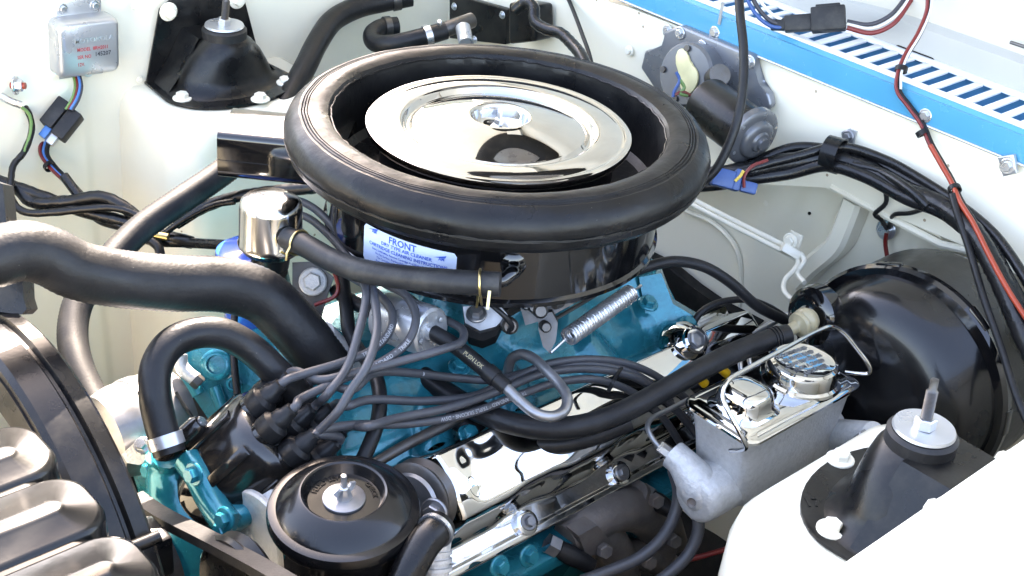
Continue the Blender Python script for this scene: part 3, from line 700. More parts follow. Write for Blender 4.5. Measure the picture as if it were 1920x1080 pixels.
# exhaust manifold below the cover
ex = thing('exhaust_manifold', 'rough dark cast iron exhaust manifold below the chrome valve cover', 'exhaust manifold', at(1130, 960, y=-.24))
mb = MB()
for (pts, rrr) in (([(1060, 1010), (1095, 985), (1140, 960), (1190, 955), (1225, 985), (1240, 1030)], [.018, .024, .026, .027, .024, .02]),
                  ([(1110, 970), (1125, 1000), (1150, 1040), (1165, 1090)], [.02, .025, .026, .024]),
                  ([(1190, 925), (1215, 945), (1245, 975), (1262, 1015)], [.016, .020, .020, .018]),
                  ([(1120, 1060), (1160, 1045), (1210, 1040), (1250, 1060)], [.018, .02, .02, .018])):
    Q = smooth([at(u, v, y=-.225) for u, v in pts], 6); R = []
    for i in range(len(Q)):
        t = i/(len(Q)-1)*(len(rrr)-1); a = int(min(t, len(rrr)-2)); R.append(rrr[a]+(rrr[a+1]-rrr[a])*(t-a))
    mb.tube(Q, R, 18)
part('casting', mb, 'cast_iron', ex, 70)
mb = MB()
part('flange', slab([at(u, v, y=-.250) for u, v in ((1085, 1005), (1120, 985), (1145, 1015), (1130, 1040), (1100, 1042))], (0, 1, 0), .02), 'cast_iron', ex)
for (u, v) in ((1128, 1028), (1212, 1050), (1258, 1010), (1225, 935)):
    hexbolt(ex, at(u, v, y=-.252), (-.3, -1, .3), .009, .012, 'cast_iron', washer=False)
for i, (u, v, ub, vb) in enumerate(((1040, 1025, 1110, 1062), (1215, 930, 1262, 960))):
    p0, p1 = at(u, v, y=-.232), at(ub, vb, y=-.262)
    sp = thing('spark_plug', ('spark plug with black boot below the front of the valve cover', 'spark plug with black boot beside the exhaust manifold casting')[i], 'spark plug', p0)
    part('hex_body', MB().lathe([(.012, -.01), (.012, .003), (.009, .005), (0, .005)], frame(p0, p1-p0), 6), 'steel', sp, 30)
    part('boot', MB().tube([p0+(p1-p0)*.1, p0.lerp(p1, .4), p1], [.010, .0115, .009], 16), 'rubber', sp)
part('head_ledge', MB().box((.02, -.215, -.405), (.52, .05, .022), Matrix.Identity(4), bev=.004), 'teal_paint', eng)
for (u, v) in ((935, 1062), (990, 1042)):
    hexbolt(eng, at(u, v, y=-.245), (0, -1, .35), .008, .010, 'teal_paint')

# ------------------------------------------------------------------ distributor
ad = Vector((.62, -.33, .71)).normalized(); cc = at(533, 812, d=1.285)
Mdis = frame(cc, ad)
dis = thing('distributor', 'dark brown distributor cap with nine rubber booted wire towers', 'distributor', cc-ad*.1)
part('cap', MB().lathe([(.046, -.080), (.056, -.075), (.0575, -.03), (.058, -.012), (.055, -.003), (.050, .001), (.02, .003), (0, .003)], Mdis, 40), 'brown_cap', dis)
for k in range(8):
    a = 2*pi*k/8+.2; part('rib', MB().box((0, 0, 0), (.006, .012, .055), Mdis @ Matrix.Translation((.0575*cos(a), .0575*sin(a), -.042)) @ Matrix.Rotation(a, 4, 'Z'), bev=.002), 'brown_cap', dis)
part('base', MB().lathe([(.030, -.16), (.034, -.12), (.046, -.10), (.050, -.078), (.040, -.076)], Mdis, 32), 'gloss_black', dis)
for a in (2.4, 5.4):
    p = Mdis @ Vector((.066*cos(a), .066*sin(a), -.05)); part('latch', MB().lathe([(.010, -.05), (.0105, .0), (.008, .006), (.006, .007), (0, .007)], frame(p, ad), 20), 'brown_cap', dis)
    part('screw', MB().lathe([(.0055, .006), (.0055, .009), (0, .009)], frame(p, ad), 16), 'zinc', dis)
tips = []
for k in range(9):
    rr_, a = (.0415, 2*pi*k/8+.1) if k < 8 else (0, 0)
    b = Mdis @ Vector((rr_*cos(a), rr_*sin(a), 0)); Mt = frame(b, ad)
    part('tower', MB().lathe([(.0145, -.002), (.0135, .008), (.012, .016), (0, .016)], Mt, 20), 'brown_cap', dis)
    part('boot', MB().lathe([(.0142, .002), (.0152, .005), (.0148, .016), (.0105, .020), (.0100, .027), (.0078, .030), (.0070, .038), (.004, .040)], Mt, 20), 'rubber', dis)
    tips.append(b+ad*.040)

def proj(p):
    q = Vector(p)-CAM; d = q.dot(VW); return 960+FPX*q.dot(RT)/d, 540-FPX*q.dot(UP)/d
free = list(range(9))
def take(u, v):
    k = min(free, key=lambda i: (proj(tips[i])[0]-u)**2+(proj(tips[i])[1]-v)**2); free.remove(k); return tips[k]
WIRES = [
 ((505, 732), [(560, 704, 1.265), (640, 680, 1.285), (700, 655, 1.30), (732, 618, 1.315), (735, 585, 1.325), (705, 548, 1.34), (660, 520, 1.36), (620, 498, 1.39), (585, 455, 1.45), (545, 420, 1.48), (520, 410, 1.49)], 'grey plug wire looping widest left under the breather hose'),
 ((497, 788), [(560, 750, 1.25), (640, 712, 1.275), (720, 676, 1.285), (765, 640, 1.30), (780, 595, 1.315), (762, 555, 1.33), (715, 528, 1.35), (665, 478, 1.40), (620, 420, 1.43), (585, 388, 1.455), (550, 375, 1.48), (520, 380, 1.49)], 'grey plug wire with white print looping over the silver fuel filter'),
 ((577, 767), [(615, 738, 1.25), (650, 690, 1.265), (673, 620, 1.285), (686, 560, 1.31), (680, 520, 1.34), (650, 480, 1.39), (612, 436, 1.435), (570, 405, 1.47), (525, 400, 1.49)], 'grey plug wire rising steeply in front of the silver fuel filter'),
 ((590, 840), [(635, 770, 1.232), (656, 735, 1.235), (686, 690, 1.24), (706, 625, 1.265), (702, 560, 1.31), (692, 515, 1.35)], 'grey plug wire rising steeply just right of its twin'),
 ((555, 725), [(600, 712, 1.27), (660, 700, 1.275), (740, 680, 1.285), (830, 655, 1.30), (866, 640, 1.32), (868, 620, 1.335), (840, 602, 1.355), (800, 585, 1.38), (770, 560, 1.42)], 'grey plug wire looping back at the right end of the fuel filter'),
 ((532, 842), [(590, 812, 1.24), (650, 798, 1.265), (770, 794, 1.30), (880, 775, 1.335), (975, 740, 1.37), (1050, 716, 1.40), (1120, 712, 1.425), (1185, 735, 1.45), (1240, 780, 1.48), (1275, 830, 1.51)], 'lowest grey plug wire with white print along its front half'),
 ((645, 820), [(690, 800, 1.25), (740, 785, 1.28), (840, 765, 1.32), (930, 735, 1.36), (1020, 700, 1.395), (1110, 692, 1.425), (1190, 708, 1.45), (1255, 755, 1.485), (1310, 820, 1.52)], 'grey plug wire second from the bottom of the bundle over the valve cover'),
 ((600, 745), [(650, 762, 1.27), (690, 750, 1.29), (800, 752, 1.33), (890, 742, 1.36), (950, 715, 1.385), (1030, 682, 1.41), (1120, 674, 1.435), (1195, 688, 1.46), (1260, 725, 1.49), (1330, 790, 1.53)], 'uppermost grey plug wire of the bundle over the valve cover'),
 ((650, 770), [(660, 730, 1.27), (700, 700, 1.30), (780, 700, 1.34), (850, 708, 1.37), (930, 712, 1.395), (1010, 692, 1.41), (1100, 683, 1.43), (1180, 697, 1.455), (1240, 735, 1.485), (1290, 790, 1.52)], 'grey plug wire with a white dot crossing the teal manifold'),
]
for i, (st_, pts, lab) in enumerate(WIRES):
    t0 = take(*st_); P = [t0-ad*.012, t0+ad*.004]+[at(u, v, d=d) for u, v, d in pts]
    P = resample(smooth(P, 8), .004); r = .0044
    wt = thing('plug_wire', lab, 'wire', P[0], 'grey spark plug wires'); part('cable', MB().tube(P, r, 12), 'wire_grey', wt, 60)
    Ltot = sum((b-a).length for a, b in zip(P, P[1:]))
    cdir = (CAM-P[len(P)//2]).normalized()
    if i in (0, 1, 5):
        s0 = {0: .12, 1: .12, 5: .24}[i]
        lettering(wt, {0: 'TRW  *  STANDARD', 1: 'TRW  *  STANDARD  *  TRIPLE', 5: 'TRW * STANDARD * TRIPLE SILICONE - DSW'}[i], .0052, onpath(P, r, s0, cdir, 1 if i != 5 else -1), 'ink_white')
    if i == 8:
        p = P[int(len(P)*.33)]; part('paint_mark', MB().lathe([(0, .0004), (.0022, .0002), (.0024, 0)], frame(p+cdir*(r+.0001), cdir), 10), 'ink_white', wt)
# cable tie holding the bundle
Pt = [at(u, v, d=d) for u, v, d in ((1165, 690, 1.43), (1150, 715, 1.41), (1140, 735, 1.41))]
tie = solo('cable_tie', MB().strip(smooth(Pt, 5), (.8, -.2, .2), .004, .002), 'rubber', 'thin black tie strapping the plug wires above the valve cover', 'cable tie', Pt[0])

# ------------------------------------------------------------------ breather canister, hoses, filter
bc = at(508, 405, d=1.405)
br = thing('breather_canister', 'shiny silver breather cap canister left of the air cleaner', 'breather cap', bc-Vector((0, 0, .06)))
Mb = frame(bc, (.04, .02, 1))
part('can', MB().lathe([(.0345, -.034), (.0350, -.031), (.0335, -.028), (.0332, .010), (.0318, .017), (.028, .0205), (.015, .0212), (0, .0212)], Mb, 56), 'polished', br, 50)
part('skirt', MB().lathe([(.020, -.060), (.022, -.045), (.030, -.040), (.0345, -.033)], Mb, 40), 'satin_black', br)
for t_, yy in (('FILTER', .004), ('AIR', -.006)):
    lettering(br, t_, .008, onplane(Mb @ Matrix.Translation((0, yy, .0212)) @ Matrix.Rotation(-.9, 4, 'Z')), 'chrome', thick=.0005)
part('filler_tube', MB().tube([bc-Vector((0, 0, .07)), bc-Vector((-.02, 0, .16))], .018, 20), 'dark_steel', br)
h, P = hose('breather_hose', 'ribbed black hose from the silver cap to the air cleaner canister', 'hose', [(538, 446, 1.385), (575, 462, 1.365), (620, 487, 1.34), (680, 508, 1.315), (760, 520, 1.295), (850, 528, 1.28), (938, 533, 1.275)], .0121, 'dull_rubber', n=20, sub=10, step=.0022, ridge=.010)
spring_clamp(h, P, 9, .0135, out=-VW+Vector((.2, 0, -.6))); spring_clamp(h, P, len(P)-10, .0135, out=Vector((-.2, -.2, -1)))
part('spigot', MB().tube([at(530, 443, d=1.39), at(560, 455, d=1.375)], .0085, 16), 'zinc', br)
part('clamp_tail', MB().strip([at(918, 545, d=1.262), at(914, 580, d=1.262)], (.7, -.7, 0), .003, .0012), 'brass', h)

bl = thing('oil_filter', 'blue painted cylinder with rounded rim half hidden behind the silver cap', 'oil filter', at(470, 600, d=1.46))
pb0 = at(474, 470, d=1.475)
part('body', MB().lathe([(0, .006), (.034, .006), (.040, .003), (.0415, -.002), (.0405, -.008), (.037, -.011), (.037, -.13), (.03, -.14)], frame(pb0, (.0, .1, 1)), 48), 'oil_blue', bl)

ff = thing('fuel_filter', 'silver inline fuel filter canister between the looping plug wires', 'fuel filter', at(765, 605, d=1.37))
f0, f1 = at(715, 590, d=1.375), at(808, 622, d=1.335); Lf = (f1-f0).length; Mf = frame(f0, f1-f0)
part('can', MB().lathe([(0, -.002), (.012, -.002), (.021, .002), (.0252, .006), (.0262, .010), (.0262, Lf*.45), (.0268, Lf*.47), (.0268, Lf*.5), (.0262, Lf*.52), (.0262, Lf-.004), (.0252, Lf), (.022, Lf+.002), (.019, Lf-.001), (.010, Lf-.001), (.008, Lf+.004), (0, Lf+.004)], Mf, 48), 'pressed_alloy', ff)
for a in (.5, 3.4):
    p = Mf @ Vector((.0165*cos(a), .0165*sin(a), Lf+.001)); part('rivet', MB().lathe([(.003, 0), (.0025, .002), (0, .0025)], frame(p, f1-f0), 12), 'pressed_alloy', ff)
h, P = hose('fuel_hose', 'black fuel hose with yellow print leading from the silver filter', 'hose', [(806, 620, 1.335), (850, 646, 1.33), (900, 685, 1.325), (950, 727, 1.315)], .0082, 'rubber')
lettering(h, 'PUSH LOK', .0055, onpath(P, .0082, .055, (CAM-P[10]).normalized()), 'ink_yellow'); band(h, P, len(P)-6, .0083, .012, 'rubber', 'sleeve', .0012)
h, P = hose('fuel_pipe', 'bare steel fuel pipe bent in a hairpin over the valve cover', 'pipe', [(940, 718, 1.318), (975, 752, 1.312), (1005, 775, 1.308), (1035, 781, 1.31), (1058, 770, 1.32), (1064, 748, 1.33), (1050, 722, 1.345), (1022, 692, 1.36), (1000, 672, 1.375), (978, 664, 1.385), (960, 672, 1.395), (953, 692, 1.405), (950, 720, 1.42)], .0056, 'steel', n=14)
h, P = hose('fuel_line_stub', 'short black hose joining the left end of the fuel filter', 'hose', [(720, 592, 1.39), (690, 580, 1.40), (660, 565, 1.42), (630, 545, 1.45)], .0078, 'rubber')

# upper radiator hose, bypass hose, corrugated hose
h, P = hose('radiator_hose', 'thick black upper radiator hose sweeping across the left side', 'hose', [(-90, 500, 1.17), (-20, 485, 1.185), (40, 470, 1.20), (90, 480, 1.215), (140, 505, 1.23), (220, 522, 1.255), (320, 531, 1.285), (420, 534, 1.315), (490, 555, 1.335), (545, 605, 1.35), (590, 660, 1.365), (612, 690, 1.375)], .0276, 'rubber', n=36, step=.0024, ridge=.010)
h, P = hose('bypass_hose', 'black bypass hose arching up from the teal water pump', 'hose', [(318, 850, 1.235), (300, 790, 1.235), (290, 735, 1.235), (294, 685, 1.24), (320, 645, 1.248), (365, 625, 1.26), (415, 625, 1.272), (465, 650, 1.285), (515, 695, 1.295), (560, 745, 1.31), (585, 790, 1.33)], .0152, 'rubber', n=28)
band(h, P, 3, .0153, .012, 'pressed_alloy')
h, P = hose('corrugated_hose', 'ribbed black heater hose with sunlit top running under the intake duct', 'hose', [(500, 262, 1.66), (455, 295, 1.64), (400, 335, 1.62), (330, 382, 1.59), (260, 432, 1.56), (195, 500, 1.52), (150, 560, 1.49), (136, 620, 1.465), (146, 685, 1.44), (175, 750, 1.42), (210, 810, 1.40), (240, 850, 1.39)], .0165, 'dull_rubber', n=24, step=.0021, ridge=.03)
h, P = hose('heater_hose', 'smooth black heater hose curving down behind the far tower', 'hose', [(770, -8, 2.04), (720, 2, 2.03), (670, 14, 2.01), (625, 38, 1.98), (595, 80, 1.94), (570, 130, 1.90), (545, 175, 1.87), (525, 215, 1.84)], .0165, 'rubber', n=22)
band(h, P, 6, .0166, .012, 'dark_steel')

# ------------------------------------------------------------------ heater connections at the firewall
h, P = hose('heater_hose', 'short black hose bent in a U beside the black heater box', 'hose', [(745, 48, 2.00), (715, 52, 1.99), (698, 64, 1.975), (703, 80, 1.955), (735, 82, 1.94), (790, 70, 1.94), (835, 57, 1.95)], .0135, 'rubber', n=20)
band(h, P, len(P)-8, .0137, .010, 'zinc'); hexbolt(h, at(824, 46, d=1.925), (-.4, -.4, .8), .004, .008, 'zinc', washer=False); band(h, P, 4, .0137, .010, 'dark_steel')
hp = thing('heater_pipe', 'rusty metal heater pipe stub entering the black heater box', 'pipe', at(860, 50, d=1.95))
part('stub', MB().tube(smooth([at(830, 57, d=1.95), at(858, 47, d=1.955), at(885, 38, d=1.97)], 5), .0115, 18), 'dark_steel', hp)
part('branch', MB().tube([at(868, 52, d=1.94), at(874, 82, d=1.92)], .011, 18), 'pressed_alloy', hp)
hb = thing('heater_box', 'black heater box with mounting plate at the firewall corner', 'heater box', at(900, 60, x=.43))
sheet([(842, -12), (950, 18), (948, 84), (842, 72)], .435, .012, 'satin_black', hb, 'plate', .002)
sheet([(952, 4), (1002, 12), (1004, 78), (952, 84)], .405, .04, 'satin_black', hb, 'housing', .006)
for (u, v) in ((852, 12), (942, 28), (890, 74)): hexbolt(hb, at(u, v, x=.434), (-1, 0, 0), .004, .004, 'zinc')
rb = thing('rusty_bracket', 'rust stained vertical bracket at the firewall corner above the U hose', 'bracket', at(770, 30, x=.44))
sheet([(757, -20), (786, -18), (786, 40), (762, 44)], .44, .01, 'dark_steel', rb, 'strip', .001)
h, P = hose('wiring_loom', 'taped black wiring loom leaving the heater box', 'cable', [(965, 20, 1.93), (985, 5, 1.92), (1000, 12, 1.91), (1003, 40, 1.90), (1025, 55, 1.885), (1050, 62, 1.87), (1072, 82, 1.85), (1092, 108, 1.82), (1110, 160, 1.78)], .0085, 'tape_black', n=14, ridge=.04, step=.006)
h, P = hose('wiring_loom', 'thin black cable coming down the firewall behind the seal ring', 'cable', [(1060, -15, 1.95), (1075, 20, 1.92), (1092, 65, 1.88), (1106, 105, 1.84), (1118, 160, 1.80)], .003, 'rubber', n=10)

# ------------------------------------------------------------------ wiper motor
wm = thing('wiper_motor', 'grey wiper motor with black can bolted to the firewall', 'wiper motor', at(1330, 200, x=.43))
sheet([(1243, 60), (1275, 48), (1412, 105), (1418, 158), (1440, 175), (1445, 200), (1400, 235), (1300, 215), (1225, 165), (1200, 128), (1208, 95), (1245, 90)], .432, .014, 'grey_plate', wm, 'mount_plate', .004)
for (u, v) in ((1275, 62), (1406, 116), (1316, 87)): hexbolt(wm, at(u, v, x=.431), (-1, 0, .05), .0055, .005, 'zinc')
pg = at(1290, 140, x=.402); Mg = frame(pg, (-1, -.05, .25))
part('gear_housing', MB().lathe([(.043, -.028), (.0425, .004), (.039, .008), (.012, .009), (0, .009)], Mg, 40), 'grey_paint', wm)
ln = MB(); vs = []
for k in range(24):
    a = 2*pi*k/24; r = .017+.005*sin(2*a+.6)+.003*sin(3*a); vs.append((1.45*r*cos(a)*cos(.6)-r*sin(a)*sin(.6), 1.45*r*cos(a)*sin(.6)+r*sin(a)*cos(.6)))
part('wax_patch', ln.prism(vs, .0085, .0125, Mg @ Matrix.Translation((.004, -.004, 0)), bev=.0015), 'wax_cream', wm)
for a in (.4, 1.9, 3.3, 4.6):
    part('screw', MB().lathe([(.0042, .004), (.0042, .012), (0, .012)], Mg @ Matrix.Translation((.034*cos(a), .034*sin(a), 0)), 12), 'dark_steel', wm)
part('boss', MB().tube([at(1330, 152, x=.42), at(1350, 140, x=.395)], .014, 18), 'dark_steel', wm)
m0, m1 = at(1322, 190, d=1.70), at(1416, 260, d=1.64); Lm = (m1-m0).length; Mm = frame(m0, m1-m0)
part('can', MB().lathe([(0, -.004), (.025, -.004), (.032, 0), (.0335, .004), (.0335, Lm-.012), (.030, Lm-.008)], Mm, 44), 'satin_black', wm)
part('end_cap', MB().lathe([(.0335, Lm-.012), (.0385, Lm-.011), (.0385, Lm-.002), (.036, Lm), (.026, Lm+.001), (.025, Lm+.005), (.022, Lm+.008), (.014, Lm+.009), (.012, Lm+.012), (.0085, Lm+.013), (.008, Lm+.017), (0, Lm+.018)], Mm, 44), 'grey_paint', wm)
for a in (.3, 1.4, 2.5, 3.6, 4.7, 5.8):
    part('end_screw', MB().lathe([(.0028, 0), (.0024, .0014), (0, .0016)], Mm @ Matrix.Translation((.0335*cos(a), .0335*sin(a), Lm-.001)), 10), 'zinc', wm)
for m_, pts in (('cable_green', ((1275, 150), (1283, 165), (1275, 175), (1290, 180))), ('plug_blue', ((1268, 135), (1274, 150), (1264, 172), (1262, 182))), ('cable_red', ((1265, 178), (1280, 172), (1296, 180)))):
    part('lead', MB().tube(smooth([at(u, v, d=1.70) for u, v in pts], 6), .0022, 8), m_, wm)
pc_ = thing('wiper_plug', 'dark blue plug with coloured wires below the wiper motor', 'connector', at(1370, 335, d=1.66))
Mp = frame(at(1362, 336, d=1.605), RT*.95-UP*.25, UP)
part('shell', MB().box((0, 0, 0), (.022, .018, .035), Mp, bev=.002), 'plug_blue', pc_)
part('collar', MB().box((0.002, 0, .012), (.026, .02, .007), Mp, bev=.001), 'plug_blue', pc_)
part('socket', MB().box((-.003, 0, .028), (.014, .014, .02), Mp, bev=.002), 'plug_blue', pc_)
for m_, pts in (('cable_red', ((1395, 352), (1396, 330), (1410, 312), (1440, 300))), ('cable_yellow', ((1378, 340), (1388, 330), (1394, 320))), ('cable_red', ((1330, 315), (1318, 325), (1312, 332)))):
    part('lead', MB().tube(smooth([at(u, v, d=1.595) for u, v in pts], 6), .002, 8), m_, pc_)

# long black hose hanging from the hood
h, P = hose('washer_hose', 'long black washer hose hanging down in front of the wiper motor', 'hose', [(1384, -30, 1.56), (1388, 30, 1.55), (1394, 90, 1.545), (1394, 150, 1.54), (1384, 220, 1.54), (1365, 275, 1.545), (1340, 320, 1.55), (1305, 350, 1.56), (1270, 365, 1.57)], .0054, 'rubber', n=14)

# ------------------------------------------------------------------ main harness along the firewall
hr = thing('wiring_harness', 'taped black wiring harness running along the firewall above the brake booster', 'cable', at(1560, 290, x=.43))
def cab(parent, pts, r, m='tape_black', n=12, name='cable', ridge=0):
    P = resample(smooth([at(*q) for q in pts], 8), .005); R = r if not ridge else [r*(1+ridge*random.uniform(-1, 1)) for _ in P]
    return part(name, MB().tube(P, R, n), m, parent, 70)
cab(hr, [(1300, 335, 1.66), (1360, 328, 1.65), (1415, 318, 1.64), (1480, 305, 1.635), (1560, 298, 1.62), (1620, 315, 1.60), (1690, 355, 1.56), (1760, 385, 1.52), (1820, 430, 1.48), (1870, 510, 1.44), (1905, 590, 1.41), (1945, 680, 1.38)], .0125, ridge=.04)
cab(hr, [(1300, 330, 1.675), (1370, 322, 1.665), (1425, 300, 1.655), (1490, 277, 1.65), (1560, 282, 1.635), (1640, 305, 1.60), (1715, 345, 1.56), (1790, 395, 1.51), (1850, 450, 1.47), (1895, 530, 1.43), (1935, 600, 1.40)], .007)
cab(hr, [(1290, 350, 1.66), (1350, 345, 1.65), (1410, 335, 1.64), (1480, 325, 1.63), (1550, 310, 1.61), (1620, 330, 1.585), (1700, 372, 1.545), (1770, 400, 1.51), (1835, 455, 1.47), (1880, 540, 1.43), (1930, 650, 1.39)], .008)
cab(hr, [(1300, 340, 1.65), (1370, 330, 1.64), (1430, 310, 1.63), (1500, 292, 1.62), (1575, 275, 1.61), (1660, 300, 1.585), (1740, 345, 1.545), (1800, 385, 1.51), (1865, 440, 1.47), (1915, 510, 1.435), (1960, 590, 1.40)], .006)
cab(hr, [(1600, 310, 1.60), (1650, 322, 1.578), (1710, 360, 1.535), (1740, 388, 1.52)], .006, 'tape_black')
cab(hr, [(1785, 365, 1.50), (1795, 400, 1.485), (1815, 460, 1.465), (1845, 560, 1.43), (1880, 660, 1.40), (1905, 740, 1.375), (1930, 800, 1.36)], .0042, 'rubber')
cl = thing('harness_clip', 'black loop clip with silver bolted tab holding the firewall harness', 'clip', at(1578, 280, x=.43))
p = at(1563, 290, d=1.612); T = (at(1600, 305, d=1.605)-at(1530, 285, d=1.63)).normalized()
part('loop', MB().lathe([(.0205, -.010), (.0222, -.010), (.0222, .010), (.0205, .010)], frame(p, T), 28), 'satin_black', cl)
sheet([(1577, 248), (1592, 241), (1606, 246), (1597, 278), (1580, 272)], .446, .003, 'pressed_alloy', cl, 'tab', .0005)
hexbolt(cl, at(1590, 257, x=.445), (-1, 0, .1), .0055, .005, 'steel')
# ground strap bolt on the firewall
gs = thing('ground_bolt', 'hex bolt with black ground wires on the pale firewall above the booster', 'bolt', at(1662, 430, x=.47))
hexbolt(gs, at(1662, 430, x=.488), (-1, 0, .1), .009, .009, 'zinc')
dx = lambda u, v, x: (u, v, depth(at(u, v, x=x)))
cab(gs, [dx(1655, 340, .43), dx(1662, 378, .435), dx(1640, 402, .44), dx(1650, 410, .45), dx(1662, 428, .478)], .003, 'rubber', 8, 'lead')
cab(gs, [dx(1750, 385, .41), dx(1705, 400, .435), dx(1678, 402, .44), dx(1668, 425, .478)], .0028, 'rubber', 8, 'lead')
cab(gs, [dx(1662, 438, .478), dx(1660, 455, .48), dx(1664, 485, .48)], .0028, 'cable_red', 8, 'lead')
# bracket at the far right of the cowl
rbk = thing('cowl_bracket', 'dark wire bracket and silver plate at the right end of the cowl', 'bracket', at(1880, 310, x=.44))
sheet([(1870, 295), (1900, 290), (1906, 325), (1880, 332)], .436, .006, 'pressed_alloy', rbk, 'plate', .001)
hexbolt(rbk, at(1889, 312, x=.435), (-1, 0, .1), .006, .005, 'zinc')
cab(rbk, [(1855, 292, 1.57), (1855, 312, 1.565), (1880, 328, 1.55), (1930, 348, 1.52)], .0045, 'satin_black', 10, 'rod')

# ------------------------------------------------------------------ hood wiring: plug and red / black leads
hc = thing('hood_plug', 'black two part connector hanging in front of the cowl grille', 'connector', at(1530, 40, d=1.66))
Mh = frame(at(1480, 45, d=1.67), at(1590, 36, d=1.65)-at(1480, 45, d=1.67), UP)
part('male_half', MB().box((.0, 0, .012), (.020, .018, .036), Mh, bev=.002), 'dull_rubber', hc)
part('female_half', MB().box((.002, 0, .048), (.030, .024, .042), Mh, bev=.002), 'dull_rubber', hc)
part('latch', MB().box((.0185, 0, .048), (.004, .014, .030), Mh, bev=.001), 'dull_rubber', hc)
part('latch_slot', MB().box((.0208, 0, .050), (.001, .005, .022), Mh), 'pit_black', hc)
part('nose', MB().box((0, 0, -.014), (.012, .012, .02), Mh, bev=.003, taper=(1.3, 1.3)), 'dull_rubber', hc)
def leads(name, label, specs, loc, ties=()):
    t = thing(name, label, 'wire', loc)
    for m_, pts, r in specs: cab(t, pts, r, m_, 8, 'lead')
    for (u, v, d, T) in ties: part('cable_tie', MB().lathe([(.0058, -.003), (.0075, -.003), (.0075, .003), (.0058, .003)], frame(at(u, v, d=d), T), 16), 'rubber', t)
    return t
dn = -UP
leads('hood_leads', 'red and black leads running left from the hood connector to the top edge', [('ink_dark', [(1480, 45, 1.67), (1450, 42, 1.67), (1425, 20, 1.67), (1405, -15, 1.67)], .0028), ('cable_white', [(1478, 40, 1.668), (1452, 30, 1.668), (1430, 8, 1.668), (1415, -15, 1.668)], .0022), ('plug_blue', [(1482, 50, 1.668), (1448, 50, 1.668), (1420, 30, 1.668), (1396, -10, 1.668)], .0025)], at(1470, 40, d=1.67))
leads('hood_leads', 'curved red and black leads between the hood connector and the hood', [('ink_dark', [(1588, 40, 1.65), (1630, 46, 1.645), (1670, 28, 1.64), (1705, -15, 1.64)], .0028), ('cable_white', [(1588, 45, 1.648), (1635, 53, 1.643), (1680, 30, 1.638), (1712, -15, 1.638)], .002), ('cable_red', [(1588, 52, 1.648), (1635, 62, 1.643), (1675, 45, 1.638), (1705, 5, 1.638), (1720, -20, 1.638)], .003)], at(1600, 45, d=1.65))
A = [(1742, -15, 1.58), (1740, 20, 1.58), (1722, 65, 1.575), (1698, 105, 1.57), (1685, 140, 1.565), (1684, 170, 1.56), (1705, 200, 1.555), (1730, 235, 1.55), (1745, 270, 1.545), (1765, 305, 1.535), (1785, 340, 1.52), (1800, 375, 1.50), (1825, 415, 1.475), (1855, 475, 1.445), (1890, 540, 1.415), (1935, 610, 1.39)]
def off(A, du, dv=0, dd=0): return [(u+du, v+dv, d+dd) for u, v, d in A]
leads('hood_leads', 'long red and black leads with cable ties falling across the blue cowl', [('cable_red', off(A, -3, 0, -.003), .0021), ('rubber', off(A, 2), .0030), ('cable_orange', off(A[8:], -1, 2, -.008), .003), ('cable_white', off(A[:6], 5, -3, -.003), .0016)], at(1740, 0, d=1.58), ((1690, 130, 1.566, Vector(at(1684, 170, d=1.56)-at(1698, 105, d=1.57))), (1729, 249, 1.547, Vector(at(1745, 270, d=1.545)-at(1705, 200, d=1.555))), (1790, 355, 1.51, Vector(at(1800, 375, d=1.50)-at(1785, 340, d=1.52)))))

# ------------------------------------------------------------------ brake booster
bo = thing('brake_booster', 'large round black brake booster in front of the firewall', 'brake booster', (.38, -.368, -.24))
Mbo = frame((.40, -.368, -.245), (-1, -.02, .03), (0, 0, 1))
RB = .132
part('rear_shell', MB().lathe([(.10, -.02), (.125, -.012), (RB-.003, 0), (RB, .006), (RB, .088), (RB+.001, .090)], Mbo, 96), 'satin_black', bo)
part('crimp_rim', MB().lathe([(RB-.002, .082), (RB+.004, .086), (RB+.0045, .094), (RB+.001, .099), (RB-.010, .100)], Mbo, 96), 'gloss_black', bo)
for k in range(7):
    a = 2*pi*k/7+.35; part('crimp_tab', MB().box((0, 0, 0), (.004, .030, .012), Mbo @ Matrix.Translation(((RB+.003)*cos(a), (RB+.003)*sin(a), .090)) @ Matrix.Rotation(a, 4, 'Z'), bev=.0015), 'gloss_black', bo)
def bshell(Mq):
    mb = MB(); vs = []; prof = [(.124, .098), (.121, .106), (.116, .120), (.109, .133), (.097, .144), (.080, .151), (.058, .154), (.03, .155), (0, .155)]; n = 120
    for i, (r, hh) in enumerate(prof):
        for k in range(n):
            a = 2*pi*k/n; bulge = .004*cos(3*(a-.4))*(1-abs(i-3)/5) if i < 8 else 0
            vs.append(Mq @ Vector(((r+bulge)*cos(a), (r+bulge)*sin(a), hh+bulge)))
    mb.add(vs, [[i*n+k, i*n+(k+1) % n, (i+1)*n+(k+1) % n, (i+1)*n+k] for i in range(len(prof)-1) for k in range(n)]); return mb
part('front_shell', bshell(Mbo), 'booster_black', bo, 60)
part('grommet_seat', MB().lathe([(.036, -.012), (.034, .004), (.026, .010), (.014, .011)], frame(at(1525, 592, d=1.52), (-1, .1, .1)), 32), 'gloss_black', bo)
